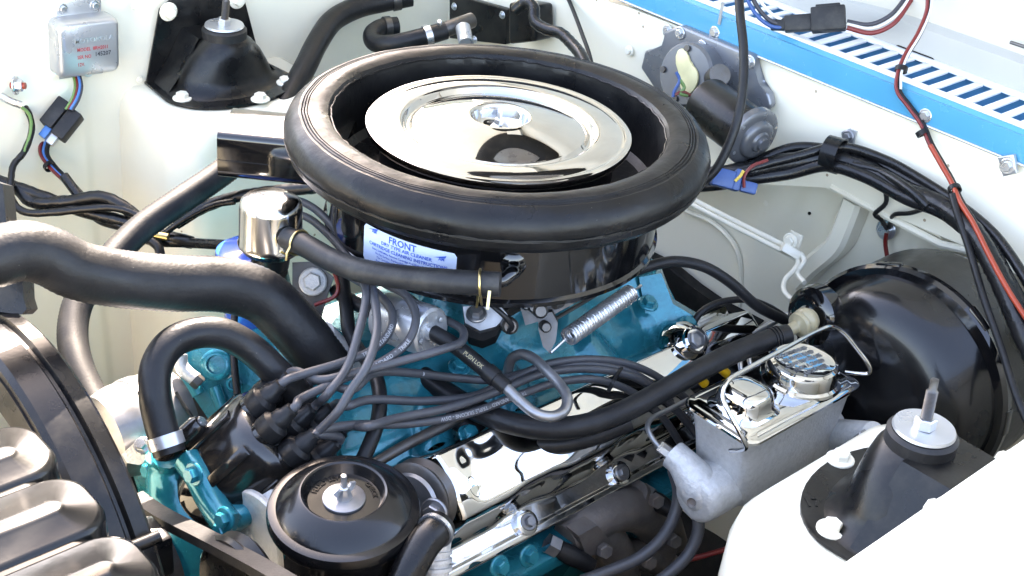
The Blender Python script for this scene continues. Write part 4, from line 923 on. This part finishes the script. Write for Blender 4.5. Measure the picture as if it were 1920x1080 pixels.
# check valve and vacuum hose
cv = thing('check_valve', 'translucent cream plastic check valve on the booster front', 'valve', at(1505, 605, d=1.49))
pv = at(1508, 604, d=1.492); Mv = frame(pv, at(1465, 628, d=1.475)-pv)
part('dome', MB().lathe([(0, -.014), (.012, -.012), (.016, -.005), (.016, .000), (.0135, .0035), (.015, .006), (.0142, .010), (.009, .012), (.007, .014), (.007, .032), (0, .032)], Mv, 36), 'nylon', cv)
h, P = hose('vacuum_hose', 'thick black vacuum hose lying across the valve cover to the booster', 'hose', [(1478, 627, 1.468), (1440, 638, 1.46), (1380, 660, 1.44), (1310, 695, 1.415), (1230, 740, 1.39), (1150, 780, 1.365), (1080, 800, 1.355), (1010, 802, 1.355), (940, 788, 1.36), (880, 762, 1.375), (820, 725, 1.395), (775, 690, 1.415), (750, 655, 1.43)], .0118, 'rubber', n=22)
for i in (3, 4, 5): band(h, P, i, .0118, .002, 'rubber', 'end_ring', .0012)
h, P = hose('vacuum_hose', 'second black hose lying on the valve cover under the vacuum hose', 'hose', [(1180, 790, 1.40), (1120, 815, 1.395), (1050, 832, 1.39), (980, 830, 1.385), (910, 815, 1.385), (860, 790, 1.39), (815, 760, 1.41)], .0105, 'rubber', n=20)
h, P = hose('dipstick_tube', 'slim dark rod beside the upper edge of the valve cover', 'pipe', [(700, 870, 1.325), (760, 835, 1.345), (840, 795, 1.37), (900, 765, 1.40)], .0058, 'dark_steel', n=12)

# ------------------------------------------------------------------ brake master cylinder
mc = thing('master_cylinder', 'cast alloy brake master cylinder with polished lid', 'master cylinder', (.11, -.335, -.31))
zl_ = -.207
def loft(rings, cap0=True, cap1=True):
    n = len(rings[0]); mb = MB(); mb.add([v for r in rings for v in r], [[i*n+k, i*n+(k+1) % n, (i+1)*n+(k+1) % n, (i+1)*n+k] for i in range(len(rings)-1) for k in range(n)])
    if cap0: mb.f.append(list(range(n))[::-1])
    if cap1: mb.f.append([(len(rings)-1)*n+k for k in range(n)])
    return mb
def rr(x0, x1, y0, y1, r, z, n=5): return [Vector(((x0+x1)/2+x, (y0+y1)/2+y, z)) for x, y in rrect(x1-x0, y1-y0, r, n)]
mx0, mx1, my0, my1 = .026, .208, -.378, -.292
part('reservoir', loft([rr(mx0+.03, mx1-.02, my0+.014, my1-.014, .014, -.315), rr(mx0+.018, mx1-.006, my0+.006, my1-.008, .014, -.295), rr(mx0+.010, mx1-.004, my0+.004, my1-.006, .012, -.25), rr(mx0+.004, mx1-.002, my0+.002, my1-.002, .012, zl_-.012), rr(mx0+.001, mx1, my0, my1, .012, zl_-.008), rr(mx0+.001, mx1, my0, my1, .012, zl_-.002)]), 'cast_alloy', mc, 50)
part('bore', MB().lathe([(0, 0), (.018, 0), (.024, .003), (.027, .006), (.028, .02), (.028, .20), (.034, .205), (.034, .225)], frame((.000, -.340, -.292), (1, 0, 0)), 36), 'cast_alloy', mc, 50)
pp = at(1262, 852, d=1.395)
part('port_boss', MB().tube(smooth([pp, at(1278, 866, d=1.39), at(1300, 895, d=1.385), at(1318, 925, d=1.385), at(1330, 945, d=1.39)], 5), [.0160]*5+[.0165, .0172, .018, .019, .020, .021, .0215, .022, .022, .022, .0215, .021, .020, .018, .015, .008], 28), 'cast_alloy', mc, 60)
part('web', MB().tube([at(1325, 930, d=1.395), at(1345, 880, d=1.41), at(1352, 800, d=1.42)], [.022, .019, .018], 24), 'cast_alloy', mc, 60)
part('drain_dimple', MB().lathe([(0, -.001), (.003, -.0008), (.005, .001)], frame(at(1297, 942, d=1.355), (-1, -.3, 0.3)), 20), 'cast_iron', mc)
fl = [(-.052, -.02), (-.046, -.028), (0, -.040), (.046, -.028), (.052, -.02), (.052, .012), (.046, .02), (0, .034), (-.046, .02), (-.052, .012)]
part('mount_flange', MB().prism(fl, .196, .212, Matrix(((0, 0, 1, 0), (1, 0, 0, -.345), (0, 1, 0, -.290), (0, 0, 0, 1))), bev=.003), 'cast_alloy', mc)
pn_ = at(1625, 822, d=1.40); an = Vector((-1, 0, 0))
part('flange_ear', MB().tube([Vector((.21, -.36, -.285)), pn_-an*.012], [.018, .014], 20), 'cast_alloy', mc, 60)
part('flange_nut', MB().lathe([(.0105, 0), (.0105, .009), (.009, .011), (0, .011)], frame(pn_, an), 6), 'steel', mc, 30)
part('flange_stud', MB().lathe([(.006, 0)]+[(.006 if k % 2 else .0054, .011+k*.001) for k in range(16)]+[(.004, .029), (0, .029)], frame(pn_, an), 14), 'dark_steel', mc, 60)
lid = part('lid', loft([rr(mx0-.003, mx1+.003, my0-.003, my1+.003, .013, zl_-.003), rr(mx0-.005, mx1+.005, my0-.005, my1+.005, .014, zl_-.001), rr(mx0-.005, mx1+.005, my0-.005, my1+.005, .014, zl_+.002), rr(mx0-.002, mx1+.002, my0-.002, my1+.002, .013, zl_+.004), rr(mx0+.002, mx1-.002, my0+.002, my1-.002, .012, zl_+.0035), rr(mx0+.005, mx1-.005, my0+.005, my1-.005, .011, zl_+.006)]), 'chrome', mc, 40)
part('square_dome', loft([rr(.033, .097, -.368, -.302, .016, zl_+.005), rr(.036, .094, -.365, -.305, .016, zl_+.008), rr(.039, .091, -.362, -.308, .016, zl_+.012), rr(.040, .090, -.361, -.309, .016, zl_+.021), rr(.0415, .0885, -.3595, -.3105, .016, zl_+.026), rr(.045, .085, -.356, -.314, .015, zl_+.0295), rr(.051, .079, -.350, -.320, .012, zl_+.0312), rr(.058, .072, -.343, -.327, .007, zl_+.0316)]), 'chrome', lid, 70)
rc = Vector((.160, -.336, zl_))
rd = part('round_cap', MB().lathe([(.044, .005), (.043, .008), (.0395, .010), (.0385, .022), (.0365, .026), (.033, .0275), (.030, .0262), (.012, .0268), (0, .0268)], Matrix.Translation(rc), 56), 'chrome', lid, 40)
for i, t_ in enumerate(('RECOMMENDED', 'USE BRAKE FLUID', 'CLEAN BEFORE USE', 'FROM A SEALED', 'CONTAINER')):
    lettering(rd, t_, .0075, onplane(Matrix.Translation(rc+Vector((0, 0, .0268))) @ Matrix.Rotation(-radians(8), 4, 'Z') @ Matrix.Translation((0, .0185-i*.0090, 0))), 'steel', sx=.78, thick=.0005)
W_ = [(1370, 845, 1.335), (1398, 840, 1.30), (1392, 820, 1.285), (1368, 775, 1.285), (1354, 742, 1.292), (1362, 718, 1.30), (1400, 692, 1.325), (1470, 655, 1.37), (1530, 623, 1.41), (1558, 613, 1.425), (1580, 622, 1.435), (1608, 655, 1.445), (1632, 690, 1.45), (1630, 700, 1.455), (1605, 700, 1.46), (1585, 698, 1.465)]
part('bail_wire', MB().tube(resample(smooth([at(*q) for q in W_], 8), .003), .0026, 12), 'chrome', mc, 60)
h, P = hose('brake_pipe', 'thin steel brake pipe curling from the front of the master cylinder', 'pipe', [(1238, 840, 1.40), (1222, 820, 1.405), (1214, 800, 1.41), (1222, 785, 1.42), (1255, 768, 1.44), (1300, 745, 1.47), (1350, 720, 1.50)], .0029, 'steel', n=12)
part('flare_nut', MB().lathe([(.0065, -.005), (.0065, .009), (0, .009)], frame(at(1243, 842, d=1.398), pp-at(1225, 825, d=1.40)), 6), 'zinc', h, 30)
h, P = hose('yellow_hose', 'short yellow hose with a blue band behind the master cylinder', 'hose', [(1322, 720, 1.44), (1312, 708, 1.435), (1312, 695, 1.435), (1328, 688, 1.435), (1348, 690, 1.44), (1362, 700, 1.45)], .0052, 'hose_yellow', n=14)
band(h, P, int(len(P)*.62), .0053, .007, 'cable_blue', 'blue_band', .0006)
for (pts, lab) in (([(1395, 715, 1.52), (1388, 680, 1.53), (1400, 660, 1.55)], 'left of two thin steel pipes rising behind the master cylinder lid'), ([(1415, 705, 1.52), (1405, 672, 1.53), (1418, 650, 1.55)], 'right of two thin steel pipes rising behind the master cylinder lid')):
    hose('brake_pipe', lab, 'pipe', pts, .003, 'zinc', n=10)
h, P = hose('brake_pipe', 'upper of two cream brake pipes clipped along the firewall', 'pipe', [(1270, 358, 1.78), (1340, 395, 1.76), (1420, 435, 1.735), (1490, 470, 1.71), (1503, 478, 1.70), (1508, 490, 1.695), (1495, 510, 1.69), (1508, 530, 1.67)], .0034, 'cream_trim', n=10)
h, P = hose('brake_pipe', 'lower of two cream brake pipes clipped along the firewall', 'pipe', [(1265, 366, 1.78), (1335, 403, 1.76), (1415, 444, 1.735), (1484, 480, 1.71), (1496, 490, 1.70), (1490, 505, 1.69), (1472, 525, 1.68), (1470, 545, 1.665), (1484, 562, 1.65)], .0034, 'cream_trim', n=10)
pcl = thing('pipe_clip', 'cream bolted clip holding the two brake pipes on the firewall', 'clip', at(1482, 468, d=1.70))
part('saddle', MB().box((0, 0, 0), (.012, .02, .026), frame(at(1482, 472, d=1.708), RT*.85-UP*.5, UP), bev=.002), 'cream_trim', pcl)
part('tab', MB().box((0, 0, 0), (.02, .024, .003), frame(at(1490, 452, d=1.715), (-1, 0, .1)), bev=.001), 'cream_trim', pcl)
hexbolt(pcl, at(1482, 452, d=1.705), (-1, 0, .1), .007, .006, 'cream_trim')
h, P = hose('throttle_cable', 'thick black throttle cable arching from the manifold to the booster', 'cable', [(1180, 512, 1.53), (1215, 500, 1.53), (1265, 490, 1.535), (1320, 500, 1.54), (1370, 530, 1.55), (1415, 570, 1.565), (1460, 595, 1.59), (1500, 610, 1.62)], .0066, 'rubber', n=14)
h, P = hose('vacuum_tube', 'thin black tube curving from the manifold rear towards the booster', 'hose', [(1300, 605, 1.57), (1315, 585, 1.57), (1350, 567, 1.58), (1400, 562, 1.59), (1440, 575, 1.60), (1480, 600, 1.62)], .0042, 'rubber', n=12)
h, P = hose('brake_pipe', 'straight cream rod running into the booster above the vacuum hose', 'pipe', [(1380, 640, 1.58), (1425, 618, 1.60), (1480, 588, 1.62)], .0038, 'zinc', n=10)
# cables dropping below the master cylinder
h, P = hose('plug_lead', 'dark cable hanging in front of the exhaust manifold below the master cylinder', 'cable', [(1262, 880, 1.44), (1272, 920, 1.44), (1265, 965, 1.44), (1240, 1010, 1.435), (1200, 1045, 1.43), (1150, 1068, 1.425), (1090, 1090, 1.42)], .0068, 'wire_grey', n=12)
h, P = hose('plug_lead', 'dark cable hanging lower right below the master cylinder nose', 'cable', [(1310, 960, 1.43), (1308, 1000, 1.43), (1290, 1040, 1.43), (1255, 1075, 1.425), (1220, 1100, 1.42)], .0068, 'wire_grey', n=12)
h, P = hose('red_lead', 'short red wire at the bottom edge beside the near spring tower', 'wire', [(1258, 1072, 1.45), (1285, 1052, 1.45), (1320, 1042, 1.46), (1360, 1030, 1.48)], .0032, 'cable_red', n=8)

# ------------------------------------------------------------------ power steering reservoir
pz = at(645, 934, z=-.188); Mps = frame(pz, (-.06, -.05, 1))
ps = thing('steering_reservoir', 'round black power steering reservoir with domed lid and wing nut', 'reservoir', pz-Vector((0, 0, .16)))
part('body', MB().lathe([(.0, -.17), (.052, -.17), (.058, -.16), (.061, -.03), (.0635, -.022)], Mps, 64), 'gloss_black', ps)
lidr = part('lid', MB().lathe([(.063, -.026), (.0670, -.024), (.0685, -.020), (.0685, -.014), (.0670, -.010), (.0640, -.009), (.0600, -.0085), (.0585, -.0065), (.0400, .0085), (.0380, .0090), (.0362, .0080), (.0345, .0035), (.0320, -.0010), (.0200, -.0010), (.0, -.0010)], Mps, 80), 'booster_black', ps, 30)
part('washer', MB().lathe([(0, .0015), (.0182, .0015), (.0190, .001), (.0190, -.001)], Mps, 40), 'steel', lidr)
part('nut', MB().lathe([(.0075, .001), (.0070, .006), (.0055, .009), (.0045, .013), (.0030, .014), (.0026, .027), (.0, .0275)], Mps, 8), 'zinc', lidr)
wn = MB()
for s in (-1, 1): wn.sweep([Mps @ Vector((s*.003, 0, .006)), Mps @ Vector((s*.008, 0, .010)), Mps @ Vector((s*.0095, 0, .014))], Mps.to_3x3() @ Vector((0, 1, 0)), [(-.0013, -.003), (.0013, -.003), (.0013, .003), (-.0013, .003)])
part('wing', wn, 'zinc', lidr)
def on_ring(r0, a0, h0, slope=0):
    def fn(x, y, h):
        a = a0-x/r0; r = r0+y; return Mps @ Vector((r*cos(a), r*sin(a), h0+slope*y+h))
    return fn
# angle at which the lid faces image up-left
au = math.atan2(*reversed((Mps.to_3x3().inverted() @ (VW-VW.dot(Vector((0, 0, 1)))*Vector((0, 0, 1)))).to_2d()))
lettering(lidr, 'FLUID LEVEL', .0068, on_ring(.0275, au+.75, -.0009), 'satin_black', thick=.0009)
lettering(lidr, 'CHECK', .0062, on_ring(.0275, au-1.0, -.0009), 'satin_black', thick=.0009)
lettering(lidr, 'FOR', .0068, on_ring(.0505, au+1.3, .0012, -.9), 'satin_black', thick=.0007)
h, P = hose('steering_hose', 'smooth black hose bending out of the reservoir side at the bottom', 'hose', [(825, 985, 1.175), (812, 1000, 1.165), (795, 1020, 1.158), (775, 1055, 1.15), (755, 1095, 1.145)], .0150, 'satin_black', n=24)
band(h, P, 2, .0150, .004, 'zinc', 'collar', .002)
vp = thing('steering_fitting', 'pale threaded fitting below the elbow of the steering hose', 'fitting', at(815, 1050, d=1.19))
part('sleeve', MB().tube([at(822, 990, d=1.188), at(818, 1040, d=1.188), at(815, 1100, d=1.188)], [.013, .0125, .012], 20), 'cast_alloy', vp)
for v in (1035, 1050, 1066): part('ring', MB().lathe([(.0125, -.002), (.0150, -.0015), (.0150, .0015), (.0125, .002)], frame(at(817, v, d=1.188), UP), 24), 'cast_alloy', vp)
pu = thing('pump_pulley', 'dull silver pulley half hidden behind the steering reservoir', 'pulley', at(480, 1000, d=1.24))
part('rim', MB().lathe([(0, -.012), (.05, -.012), (.052, -.010), (.052, -.006), (.046, .0), (.052, .006), (.052, .010), (.050, .012), (.03, .010), (.0, .004)], frame(at(495, 1010, d=1.255), (-1, -.1, .12)), 48), 'cast_alloy', pu)
pu2 = thing('idler_pulley', 'dark pulley behind the right side of the steering reservoir', 'pulley', at(800, 940, d=1.26))
part('rim', MB().lathe([(0, -.012), (.036, -.010), (.039, -.008), (.035, .0), (.039, .008), (.036, .010), (0, .012)], frame(at(785, 935, d=1.285), (-1, -.3, .25)), 40), 'dark_steel', pu2)
hexbolt(pu2, at(815, 960, d=1.235), (-1, -.4, .3), .009, .009, 'steel')
part('disc', MB().lathe([(.03, .012), (.028, .016), (0, .016)], frame(at(785, 935, d=1.285), (-1, -.3, .25)), 32), 'steel', pu2)

# timing tab behind the pulley
tt = solo('timing_plate', slab([at(u, v, d=1.27) for u, v in ((440, 960), (500, 955), (512, 975), (440, 1005))], VW, .003), 'cast_alloy', 'small drilled alloy plate between distributor and pulley', 'plate', at(470, 975, d=1.27))

# ------------------------------------------------------------------ radiator, shroud, belt
sh = thing('fan_shroud', 'satin black fan shroud hoop curving through the lower left corner', 'fan shroud', (-.53, .0, -.3))
cY, cZ, cR = .06, -.35, .231
arc = [Vector((-.5275, cY+cR*sin(a), cZ+cR*cos(a))) for a in [(.9-2.5*k/60) for k in range(61)]]
pr_ = [(-.0275, -.008), (-.0275, .000), (-.022, .004), (.002, .005), (.005, .000), (.008, .000), (.011, .005), (.024, .004), (.0275, .0), (.0275, -.008)]
part('hoop', MB().sweep(arc, (1, 0, 0), pr_), 'satin_black', sh, 30)
part('back_plate', MB().sweep([Vector((-.553, p.y, p.z))-Vector((0, p.y-cY, p.z-cZ)).normalized()*.02 for p in arc], (1, 0, 0), [(-.004, -.03), (.004, -.03), (.004, .012), (-.004, .012)]), 'satin_black', sh)
part('bracket', MB().box(at(255, 1042, x=-.51), (.055, .04, .045), bev=.004), 'satin_black', sh)
part('bracket_lip', MB().tube([at(215, 1040, x=-.54), at(300, 1005, x=-.50)], .006, 10), 'satin_black', sh)
rad = thing('radiator', 'dark ribbed radiator tank shining in the lower left corner', 'radiator', (-.64, -.1, -.1))
part('tank', MB().box((-.66, -.33, -.115), (.115, .44, .07), bev=.02, seg=4), 'tank_black', rad)
for k in range(5):
    yy = -.143-k*.0795
    rb_ = part('rib', loft([rr(-.735, -.586, yy-.0385, yy+.0385, .028, -.100, 7), rr(-.734, -.587, yy-.0378, yy+.0378, .028, -.083, 7), rr(-.732, -.589, yy-.0358, yy+.0358, .0265, -.0785, 7), rr(-.729, -.592, yy-.0325, yy+.0325, .024, -.0768, 7), rr(-.692, -.610, yy-.0100, yy+.0100, .0098, -.0764, 7), rr(-.690, -.612, yy-.0085, yy+.0085, .0083, -.0748, 7), rr(-.686, -.616, yy-.0050, yy+.0050, .0048, -.0742, 7)]), 'tank_black', rad, 60)
part('core', MB().box((-.655, -.33, -.44), (.05, .42, .6)), 'pit_black', rad)
be = thing('fan_belt', 'flat black belt slanting in front of the teal water pump', 'belt', at(380, 1010, x=-.465))
P = [at(u, v, x=-.468) for u, v in ((255, 935), (300, 966), (400, 1018), (500, 1072), (560, 1108))]
part('run', MB().strip(smooth(P, 5), (1, 0, 0), .016, .010), 'dull_rubber', be)
P = [at(u, v, x=-.462) for u, v in ((275, 960), (300, 1010), (322, 1060), (335, 1110))]
part('return_run', MB().strip(smooth(P, 5), (1, 0, 0), .016, .008), 'dull_rubber', be)
fp = thing('fan_pulley', 'black fan pulley rim at the bottom edge beside the belt', 'pulley', at(450, 1090, d=1.14))
part('rim', MB().lathe([(0, -.01), (.055, -.01), (.058, -.006), (.053, 0), (.058, .006), (.055, .010), (0, .008)], frame(at(455, 1120, d=1.15), (-1, 0, .1)), 40), 'satin_black', fp)
# alternator and dipstick behind the shroud
al = thing('alternator', 'silver alternator body seen between shroud and bypass hose', 'alternator', at(238, 790, d=1.40))
Ma = frame(at(262, 795, d=1.40), (1, .05, -.02))
part('case', MB().lathe([(0, -.05), (.03, -.05), (.045, -.042), (.050, -.02), (.050, .03), (.045, .045), (0, .045)], Ma, 40), 'steel', al)
part('band', MB().lathe([(.0503, -.008), (.0515, -.007), (.0515, .007), (.0503, .008)], Ma, 40), 'zinc', al)
part('mount_lug', slab([at(u, v, d=1.33) for u, v in ((228, 852), (250, 832), (280, 836), (292, 850), (262, 872), (238, 868))], VW, .015), 'cast_alloy', al)
hexbolt(al, at(268, 836, d=1.325), (-.5, -.4, .8), .006, .010, 'zinc')
di = thing('dipstick', 'red plastic loop handle of a dipstick beside the bypass hose', 'dipstick', at(238, 722, d=1.46))
lp = [at(238+17*cos(t), 723+8*sin(t), d=1.46) for t in [2*pi*k/24 for k in range(24)]]
part('loop', MB().tube(lp, .0026, 8, closed=True), 'cable_red', di)
part('stem', MB().tube([at(254, 724, d=1.46), at(285, 730, d=1.47)], .003, 8), 'dark_steel', di)
sn = thing('coolant_sender', 'pale brass sender with rusty nut under the bypass hose arch', 'sender', at(345, 690, d=1.40))
part('barrel', MB().tube(smooth([at(338, 665, d=1.40), at(340, 685, d=1.40), at(352, 700, d=1.40), at(368, 712, d=1.40)], 5), .0075, 14), 'cast_alloy', sn)
hexbolt(sn, at(360, 707, d=1.39), (.3, -.5, -.4), .008, .012, 'dark_steel', washer=False)
h, P = hose('sender_wire', 'thin black wire hanging beside the bypass hose', 'wire', [(330, 735, 1.38), (345, 760, 1.38), (362, 785, 1.38), (372, 810, 1.38)], .0018, 'rubber', n=8)
h, P = hose('red_lead', 'dark red wire running behind the radiator hose end', 'wire', [(628, 470, 1.40), (622, 490, 1.40), (634, 540, 1.41), (628, 555, 1.41), (590, 572, 1.41)], .0022, 'cable_red', n=8)
h, P = hose('coil_lead', 'black wires dropping behind the radiator hose bend', 'wire', [(440, 590, 1.44), (437, 640, 1.43), (440, 690, 1.42), (445, 740, 1.41)], .004, 'rubber', n=8)
h, P = hose('manifold_tube', 'black rubber tube standing on the manifold behind the plug wires', 'hose', [(640, 505, 1.44), (645, 545, 1.42), (650, 585, 1.40), (654, 620, 1.39), (668, 650, 1.38), (698, 690, 1.345), (712, 740, 1.315), (708, 790, 1.295), (688, 845, 1.285), (665, 890, 1.28)], .0075, 'rubber', n=14)
bk = thing('coil_bracket', 'dark bolted bracket below the silver breather cap', 'bracket', at(585, 530, d=1.44))
part('plate', slab([at(u, v, d=1.44) for u, v in ((548, 492), (590, 490), (625, 520), (612, 560), (600, 600), (570, 575), (548, 550))], VW, .006), 'dark_steel', bk)
hexbolt(bk, at(587, 528, d=1.436), -VW, .010, .009, 'cast_alloy')

# ------------------------------------------------------------------ regulator box and left wiring
rg = thing('voltage_regulator', 'silver regulator box with red print screwed to the inner fender', 'regulator', at(158, 85, y=YW-.02))
pO = at(158, 84, y=YW-.016); Mr = Matrix(((1, 0, 0, 0), (0, 0, -1, 0), (0, 1, 0, 0), (0, 0, 0, 1))); Mr.translation = pO
Mr = Mr @ Matrix.Rotation(-radians(3), 4, 'Z')
def rring(w, h, r, z): return [Mr @ Vector((x, y, z)) for x, y in rrect(w, h, r, 5)]
part('case', loft([rring(.086, .076, .010, -.012), rring(.086, .076, .010, .008), rring(.082, .072, .010, .014), rring(.074, .064, .008, .0165)]), 'pressed_alloy', rg, 40)
part('mount_plate', MB().box((0, .004, -.013), (.062, .104, .002), Mr, bev=.0006), 'pressed_alloy', rg)
for x, y in ((-.022, .047), (.022, .047), (.01, -.043)): hexbolt(rg, Mr @ Vector((x, y, -.012)), (0, -1, 0), .0045, .004, 'zinc')
lettering(rg, 'MOTOROLA', .0088, onplane(Mr @ Matrix.Translation((.006, .012, .0166))), 'pressed_alloy', sx=1.1, thick=.0007)
lettering(rg, 'MODEL  8RH2011', .0066, onplane(Mr @ Matrix.Translation((-.018, .0, .0168))), 'ink_red', 'LEFT', .85)
lettering(rg, 'SER NO', .0066, onplane(Mr @ Matrix.Translation((-.018, -.010, .0168))), 'ink_red', 'LEFT', .85)
lettering(rg, '145207', .0080, onplane(Mr @ Matrix.Translation((.006, -.0085, .0168))), 'ink_dark', 'LEFT', .95)
lettering(rg, '12V.', .0066, onplane(Mr @ Matrix.Translation((-.018, -.020, .0168))), 'ink_red', 'LEFT', .85)
RW = [(140, 132, 1.745), (146, 160, 1.74), (140, 185, 1.735), (128, 205, 1.735)]
leads('regulator_leads', 'coloured leads from the regulator box to its black plug', [('cable_green', off(RW, -5, 0), .0018), ('cable_red', RW, .002), ('cable_blue', off(RW, 4, 0, -.002), .0018), ('ink_dark', off(RW, 7, 2), .0022)], at(140, 132, d=1.80))
rp = thing('regulator_plug', 'black plug hanging on the leads below the regulator box', 'connector', at(118, 220, d=1.78))
Mq = frame(at(118, 222, d=1.745), at(95, 250, d=1.775)-at(135, 200, d=1.785), VW)
part('shell', MB().box((0, -.0105, 0), (.022, .019, .042), Mq, bev=.002), 'dull_rubber', rp); part('shell', MB().box((0, .0105, .004), (.022, .019, .042), Mq, bev=.002), 'dull_rubber', rp)
part('terminal', MB().box((0, -.006, .028), (.010,.010,.016), Mq, bev=.001), 'cable_blue', rp); part('terminal', MB().box((0, .007, .030), (.010,.010,.016), Mq, bev=.001), 'pressed_alloy', rp)
LW = [(100, 240, 1.775), (85, 262, 1.77), (80, 285, 1.765), (95, 310, 1.755), (125, 340, 1.74), (155, 372, 1.725), (200, 400, 1.71)]
leads('harness_leads', 'red blue and black leads running down from the regulator plug', [('cable_red', off(LW, -5), .0025), ('cable_blue', off(LW, 2, 2), .0024), ('rubber', off(LW, 8, 2), .0032), ('tape_black', off(LW[4:], 2, 0, -.004), .0062)], at(100, 240, d=1.775), ((92, 312, 1.755, Vector(at(125, 340, d=1.74)-at(80, 285, d=1.765))),))
lh = thing('wiring_harness', 'tangled black wiring harness along the left inner fender', 'cable', at(100, 390, d=1.68))
cab(lh, [(-30, 330, 1.70), (40, 355, 1.695), (110, 380, 1.69), (170, 400, 1.685), (230, 415, 1.68), (300, 440, 1.67), (360, 455, 1.66)], .0085, ridge=.05)
cab(lh, [(-30, 345, 1.70), (30, 352, 1.695), (60, 378, 1.69), (130, 378, 1.685), (190, 370, 1.68), (235, 390, 1.675), (275, 425, 1.67), (300, 455, 1.66)], .0085, ridge=.05)
cab(lh, [(20, 340, 1.68), (22, 375, 1.675), (45, 397, 1.67), (100, 398, 1.67), (160, 392, 1.67), (215, 390, 1.67), (260, 405, 1.665), (290, 440, 1.655), (300, 470, 1.65)], .005, ridge=.06)
cab(lh, [(120, 330, 1.71), (150, 370, 1.70), (185, 410, 1.69), (230, 425, 1.68), (280, 450, 1.67), (350, 455, 1.66), (440, 460, 1.62)], .0065)
cab(lh, [(20, 350, 1.69), (25, 310, 1.70), (45, 285, 1.71), (60, 240, 1.72), (50, 205, 1.73), (35, 190, 1.735), (0, 185, 1.74)], .0042, 'tape_black', ridge=.08)
cab(lh, [(45, 285, 1.708), (58, 245, 1.716), (55, 215, 1.722), (30, 197, 1.73), (-10, 200, 1.735)], .0022, 'cable_green')
cab(lh, [(330, 420, 1.66), (380, 390, 1.655), (430, 372, 1.65), (500, 360, 1.64), (590, 352, 1.62)], .0075, ridge=.06)
cab(lh, [(300, 445, 1.655), (340, 415, 1.65), (400, 385, 1.645), (440, 378, 1.64)], .004)
cab(lh, [(282, 450, 1.63), (298, 465, 1.625), (300, 490, 1.62)], .006, 'rubber')
part('terminal', MB().tube([at(290, 440, d=1.63), at(315, 445, d=1.63)], .005, 10), 'brass', lh)
so_ = thing('starter_solenoid', 'black solenoid with plated terminals at the left edge', 'solenoid', at(0, 150, d=1.72))
part('body', MB().box(at(-2, 160, d=1.715), (.035, .035, .07), bev=.006), 'satin_black', so_)
part('lug', MB().lathe([(0, -.004), (.014, -.004), (.014, .004), (.006, .005), (0, .005)], frame(at(4, 113, d=1.70), -VW), 24), 'zinc', so_)
hexbolt(so_, at(28, 160, d=1.69), RT, .008, .010, 'zinc'); part('post', MB().tube([at(20, 160, d=1.69), at(48, 161, d=1.69)], .0042, 12), 'cable_orange', so_)
part('strap', MB().tube(smooth([at(2, 180, d=1.69), at(20, 190, d=1.69), at(40, 197, d=1.695)], 5), .005, 12), 'zinc', so_)
# radiator support edge at far left
sp_ = thing('radiator_support', 'dark support post at the left edge below and behind the radiator hose', 'bracket', at(10, 480, d=1.30))
part('post', slab([at(u, v, d=1.36) for u, v in ((-40, 330), (5, 345), (12, 420), (10, 480), (-40, 480))], VW, .03), 'satin_black', sp_)
part('neck_bracket', slab([at(u, v, d=1.26) for u, v in ((-40, 520), (42, 520), (44, 560), (50, 580), (40, 590), (-40, 580))], VW, .03), 'satin_black', sp_)

part('unseen_core_support', MB().box((-.73, .27, -.46), (.02, .74, .80), bev=.006), 'cream_paint', sp_)  # out of view, added to block light from the front
part('core_tie', MB().box((-.73, -.42, -.50), (.02, .60, .70), bev=.006), 'satin_black', sp_)
# chassis under the engine, with a black floor added to keep out ground light
ch = thing('chassis', 'dark frame rails and steering gear over an added light-blocking floor below the engine', 'chassis', (0, 0, -.75))
part('light_block_floor', MB().box((-.05, 0, -.80), (1.3, 1.28, .02)), 'pit_black', ch)
part('rail', MB().box((.05, -.40, -.52), (.9, .09, .12), bev=.01), 'pit_black', ch)
part('rail', MB().box((.05, .42, -.62), (.9, .09, .12), bev=.01), 'pit_black', ch)
part('steering_shaft', MB().tube([Vector((.46, -.36, -.36)), Vector((-.2, -.42, -.56))], .014, 14), 'satin_black', ch)
